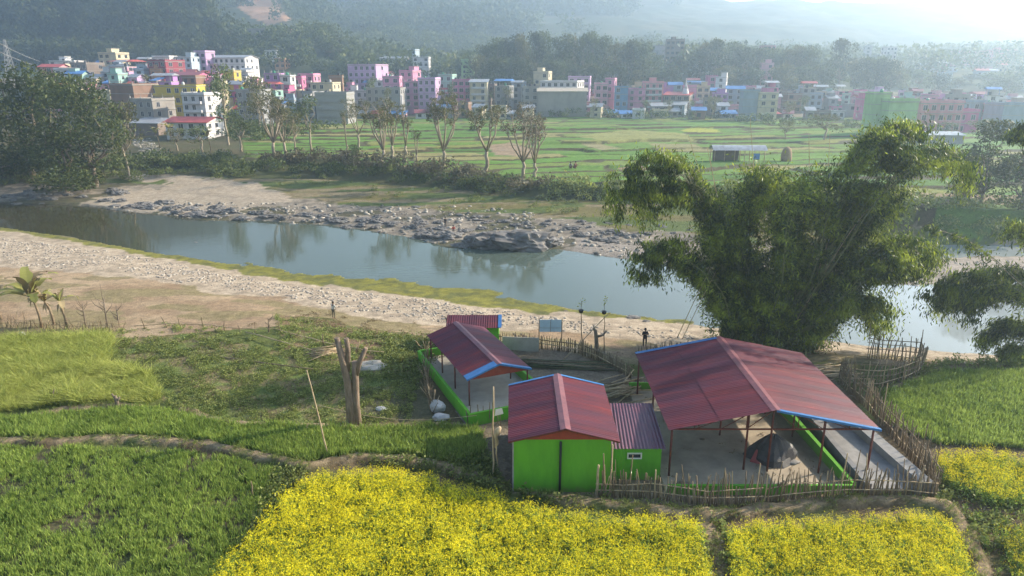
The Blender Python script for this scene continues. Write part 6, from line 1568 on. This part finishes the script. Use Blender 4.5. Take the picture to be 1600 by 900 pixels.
# outcrops of the far shore
i = 0; ROCKS = []
for (xa, xb, f, n, w0, w1) in ((0, 120, lambda x: 308, 16, 16, 40), (120, 200, lambda x: 300, 8, 16, 34), (155, 245, lambda x: 318 + (x - 155) * .08, 12, 18, 36), (245, 400, lambda x: 322 + (x - 245) * .14, 26, 16, 40), (400, 560, lambda x: 336 + (x - 400) * .05, 22, 12, 34), (480, 600, lambda x: 347, 10, 14, 34), (560, 760, lambda x: 346 + (x - 560) * .09, 30, 12, 34), (640, 900, lambda x: 338 + (x - 640) * .07, 30, 10, 30), (880, 1010, lambda x: 362 + (x - 880) * .1, 16, 14, 36), (900, 1100, lambda x: 350 + (x - 900) * .1, 14, 10, 26)):
    for k in range(n):
        x = random.uniform(xa, xb); y = f(x) + random.gauss(0, 5); i += 1
        where = ('at the left end of the far shore', 'below the dark left trees', 'along the sandy far bank', 'on the shingle below the hedge', 'on the shingle left of the big boulders', 'above the big boulders', 'right of the big boulders')[min(6, int(x / 150))]
        ROCKS.append((where, x, rock(x, y, random.uniform(w0, w1) * .8, 'rock', i, 'rock', random.uniform(.25, .6), group='rocks of the far shore ' + where)))
_o1 = 'first second third fourth fifth sixth seventh eighth ninth tenth eleventh twelfth thirteenth fourteenth fifteenth sixteenth seventeenth eighteenth nineteenth'.split()
_t = {20: 'twent', 30: 'thirt', 40: 'fort', 50: 'fift'}
def ordinal(n): return _o1[n] if n < 19 else (_t[(n + 1) // 10 * 10] + ('ieth' if (n + 1) % 10 == 0 else 'y ' + _o1[(n + 1) % 10 - 1]))
for wh_ in sorted({q[0] for q in ROCKS}):
    for n_, q in enumerate(sorted([q for q in ROCKS if q[0] == wh_], key=lambda q: q[1])): q[2]['label'] = ordinal(n_) + ' jagged grey rock from the left ' + wh_
def stones(name, poly, dens, s0, s1, mt, zref=.6, sub=1, yl_=None, squash=.6):
    import bmesh
    tm = []
    for i in range(5):
        bm = bmesh.new(); bmesh.ops.create_icosphere(bm, subdivisions=sub, radius=1.0)
        for v in bm.verts: v.co *= 1 + mnoise.noise(v.co * 1.5 + Vector((i * 9.1, 0, 0))) * .7; v.co.z *= squash
        me = bpy.data.meshes.new('t'); bm.to_mesh(me); bm.free(); V = np.array([v.co for v in me.vertices]); F = np.array([list(p.vertices) for p in me.polygons]); tm.append((V, F, np.full(len(V), random.random()), np.zeros(len(F), int))); bpy.data.meshes.remove(me)
    W = [at(x, y, zref) for x, y in poly]; xs = [p.x for p in W]; ys = [p.y for p in W]; n = int((max(xs) - min(xs)) * (max(ys) - min(ys)) * dens)
    x = rng.uniform(min(xs), max(xs), n); y = rng.uniform(min(ys), max(ys), n); k = pip(x + (fbm(x / 2, y / 2, 83) - .5) * 3, y + (fbm(x / 2, y / 2, 84) - .5) * 3, [(p.x, p.y) for p in W]) & (rng.random(n) < .25 + 1.2 * sstep(.35, .6, fbm(x / 2.5, y / 2.5, 85)))
    x, y = x[k], y[k]; z = Z(x, y); k = z > -.15; x, y, z = x[k], y[k], z[k]
    s = s0 + (s1 - s0) * rng.random(len(x)) ** 3
    V, F, A, M_ = scatter(tm, np.stack([x, y, z], 1), s, rng.random(len(x)) * 6.28, .1)
    return tag(link(name, raw_mesh(name, V, F, mt, var=A)), kind='stuff')
def stonemat(nm='pebbles', c0=(.17, .15, .13, 1), c1=(.52, .46, .38, 1)):
    m, t, b = nodes_mat(nm); N = t.nodes; L = t.links; a = N.new('ShaderNodeAttribute'); a.attribute_name = 'var'
    r = N.new('ShaderNodeValToRGB'); e = r.color_ramp.elements; e[0].color = c0; e[1].color = c1; L.new(a.outputs['Fac'], r.inputs[0]); L.new(r.outputs[0], b.inputs['Base Color']); b.inputs['Roughness'].default_value = .9; return m
PEB = stonemat()
PEBD = stonemat('pebbles_dark', (.10, .09, .08, 1), (.40, .36, .30, 1))
stones('gravel', [(-40, 362), (120, 383), (330, 420), (430, 440), (560, 455), (700, 472), (900, 500), (1080, 515), (1080, 540), (900, 524), (800, 516), (680, 507), (560, 492), (430, 470), (330, 455), (200, 432), (0, 418), (-40, 414)], 9, .04, .22, PEB)
stones('far_shingle', [(130, 325), (190, 330), (400, 345), (560, 358), (650, 374), (900, 395), (1080, 420), (1140, 410), (1000, 372), (880, 352), (760, 334), (600, 328), (420, 322), (250, 315)], 1.5, .08, .50, PEBD)
stones('far_shingle', [(900, 396), (1080, 424), (1430, 447), (1600, 440), (1640, 405), (1430, 405), (1000, 385)], 2.5, .06, .30, PEB)
stones('rubble', [(200, 225), (232, 222), (262, 248), (235, 252)], 3, .12, .4, PEBD, 4)
for k, (px, py, w_) in enumerate(((297, 384, 8), (305, 388, 14), (352, 386, 8), (545, 436, 14), (682, 448, 6), (974, 413, 8), (992, 497, 26), (1010, 502, 14), (884, 486, 8))):
    rock(px, py, w_, ('pale stone breaking the water at the left', 'flat driftwood coloured rock in the shallows', 'small pale stone in the middle of the left water', 'dark snag lying on the green algae mat', 'tiny white stone at the edge of the algae mat', 'white stone in the river left of the bamboo', 'long dark rock slab at the near water edge', 'small rock right of the long dark slab', 'small white stone at the near water edge')[k], k, 'stone', .3)

# ------------------------------------------------------------------ people
SKIN = mat('skin', (.22, .12, .07), (.18, .10, .06), scale=8, rough=.6); HAIR = mat('hair', (.012, .01, .01), rough=.5)
def skinned(name, verts, edges, rad, mt, parent, root=0, sub=2):
    me = bpy.data.meshes.new(name); me.from_pydata([tuple(v) for v in verts], edges, []); me.materials.append(mt); o = part(name, me, parent)
    m = o.modifiers.new('skin', 'SKIN'); m.use_smooth_shade = True
    for i, s in enumerate(me.skin_vertices[0].data): s.radius = (rad[i], rad[i]); s.use_root = (i == root)
    sb = o.modifiers.new('sub', 'SUBSURF'); sb.levels = sub; sb.render_levels = sub
    return o
def person(loc, rz, label, shirt, pants, pose='stand', arms='down', group=None, s=1.0):
    r = thing('person', label, 'person', loc, rz, group); r.scale = (s, s, s)
    cr = pose == 'crouch'; J = {}
    hip = .95 if not cr else .28; tilt = 0 if not cr else .22
    J['pel'] = (0, 0, hip); J['ch'] = (0, -tilt * .6, hip + .36); J['nk'] = (0, -tilt, hip + .53); J['hd'] = (0, -tilt * 1.15 - .01, hip + .64); J['hd2'] = (0, -tilt * 1.15 - .02, hip + .74)
    for s_, n in ((-1, 'l'), (1, 'r')):
        J['sh' + n] = (s_ * .19, -tilt * .9, hip + .47)
        if arms == 'down': J['el' + n] = (s_ * .25, .02 - tilt, hip + .20); J['wr' + n] = (s_ * .24, -.08 - tilt, hip - .04)
        elif arms == 'front': J['el' + n] = (s_ * .26, -.10 - tilt, hip + .22); J['wr' + n] = (s_ * .10, -.30 - tilt, hip + .34)
        else: J['el' + n] = (s_ * .36, -.08, hip + .34); J['wr' + n] = (s_ * .14, -.24, hip + .56)
        J['hp' + n] = (s_ * .10, 0, hip - .04)
        if cr: J['kn' + n] = (s_ * .17, -.40, .48); J['an' + n] = (s_ * .13, -.12, .07)
        else: J['kn' + n] = (s_ * .12, -.02, .50); J['an' + n] = (s_ * .12, .02, .08)
        J['to' + n] = (J['an' + n][0], J['an' + n][1] - .17, .035)
        w_ = Vector(J['wr' + n]); d = (w_ - Vector(J['el' + n])).normalized(); J['pm' + n] = tuple(w_ + d * .07)
        side = d.cross(Vector((0, 1, 0))).normalized() if abs(d.y) < .9 else Vector((1, 0, 0))
        for f in range(4): J['f%d%s' % (f, n)] = tuple(w_ + d * (.155 + .02 * (f in (1, 2))) + side * (.028 * (f - 1.5)) + Vector((0, -.015, 0)))
        J['th' + n] = tuple(w_ + d * .08 - side * .055)
    K = list(J); ix = {k: i for i, k in enumerate(K)}
    E_ = [('pel', 'ch'), ('ch', 'nk'), ('nk', 'hd'), ('hd', 'hd2')]
    for n in 'lr': E_ += [('ch', 'sh' + n), ('sh' + n, 'el' + n), ('el' + n, 'wr' + n), ('wr' + n, 'pm' + n), ('wr' + n, 'th' + n), ('pel', 'hp' + n), ('hp' + n, 'kn' + n), ('kn' + n, 'an' + n), ('an' + n, 'to' + n)] + [('pm' + n, 'f%d%s' % (f, n)) for f in range(4)]
    RD = dict(pel=.12, ch=.13, nk=.05, hd=.085, hd2=.085, sh=.06, el=.042, wr=.03, pm=.026, th=.010, hp=.085, kn=.055, an=.038, to=.032)
    def rd(k): return RD[k] if k in RD else RD.get(k[:-1], .009)
    skinned('body', [J[k] for k in K], [(ix[a], ix[b]) for a, b in E_], [rd(k) for k in K], SKIN, r, 0)
    def sub_(name, ks, es, rr, mt): ii = {k: i for i, k in enumerate(ks)}; skinned(name, [J[k] for k in ks], [(ii[a], ii[b]) for a, b in es], rr, mt, r, 0)
    sub_('shirt', ['ch', 'pel', 'shl', 'ell', 'shr', 'elr'], [('ch', 'pel'), ('ch', 'shl'), ('shl', 'ell'), ('ch', 'shr'), ('shr', 'elr')], [.16, .145, .085, .06, .085, .06], shirt)
    sub_('trousers', ['pel', 'hpl', 'knl', 'anl', 'hpr', 'knr', 'anr'], [('pel', 'hpl'), ('hpl', 'knl'), ('knl', 'anl'), ('pel', 'hpr'), ('hpr', 'knr'), ('knr', 'anr')], [.145, .10, .07, .055, .10, .07, .055], pants)
    h = Vector(J['hd2']); hm_ = MB(); lathe(hm_, [(.06, h.z - .06), (.108, h.z - .02), (.105, h.z + .06), (.07, h.z + .11), (.02, h.z + .125)], 10, c=(h.x, h.y + .02)); hm_.build('hair', HAIR, r)
    fc = MB(); hz = J['hd'][2] + .04; fy = J['hd'][1] - .085
    fc.tube([(0, fy - .005, hz + .02), (0, fy - .03, hz - .01)], [.008, .014], 6); fc.build('nose', SKIN, r)
    for s_ in (-1, 1): MB().tube([(s_ * .032, fy, hz + .03), (s_ * .032, fy - .008, hz + .03)], .009, 6).build('eye', DARK, r); MB().tube([(s_ * .085, fy + .08, hz - .01), (s_ * .1, fy + .085, hz + .04)], .014, 6).build('ear', SKIN, r)
    MB().box(-.022, .022, fy - .006, fy + .004, hz - .04, hz - .03).build('mouth', TINR, r)
    return r
DKC = mat('cloth_dark', (.02, .022, .03), rough=.8); WHC = mat('cloth_white', (.60, .57, .52), rough=.8); RDC = mat('cloth_red', (.55, .03, .03), rough=.8); KHC = mat('cloth_khaki', (.16, .14, .10), rough=.8); PKC = mat('cloth_brown', (.25, .10, .09), rough=.8)
pr = person(ground_at(1007, 542), 0, 'person in dark clothes on the near gravel holding a small controller at chest height', DKC, DKC, arms='front')
MB().box(-.08, .08, -.36, -.30, 1.27, 1.33).build('controller', DARK, loc=pr.location); tag(bpy.data.objects['controller'], 'small dark controller held by the person on the near gravel', 'controller')
person(ground_at(522, 498), R(150), 'person in a white shirt and dark shorts standing on the sandy path', WHC, KHC, arms='front')
person(ground_at(708, 363), R(20), 'person in red crouching on the rocks beside the big boulders', RDC, WHC, 'crouch', 'front')
person(ground_at(696, 356), R(-30), 'person in dark clothes standing on the shingle left of the one in red', DKC, DKC)
person(ground_at(897, 264), R(60), 'bent figure in brown clothes working in the green plot, right one', PKC, PKC, 'crouch', 'front', s=1.5)
person(ground_at(892, 264), R(-20), 'bent figure in pale clothes in the green plot, left one', WHC, PKC, 'crouch', 'front', s=1.4)
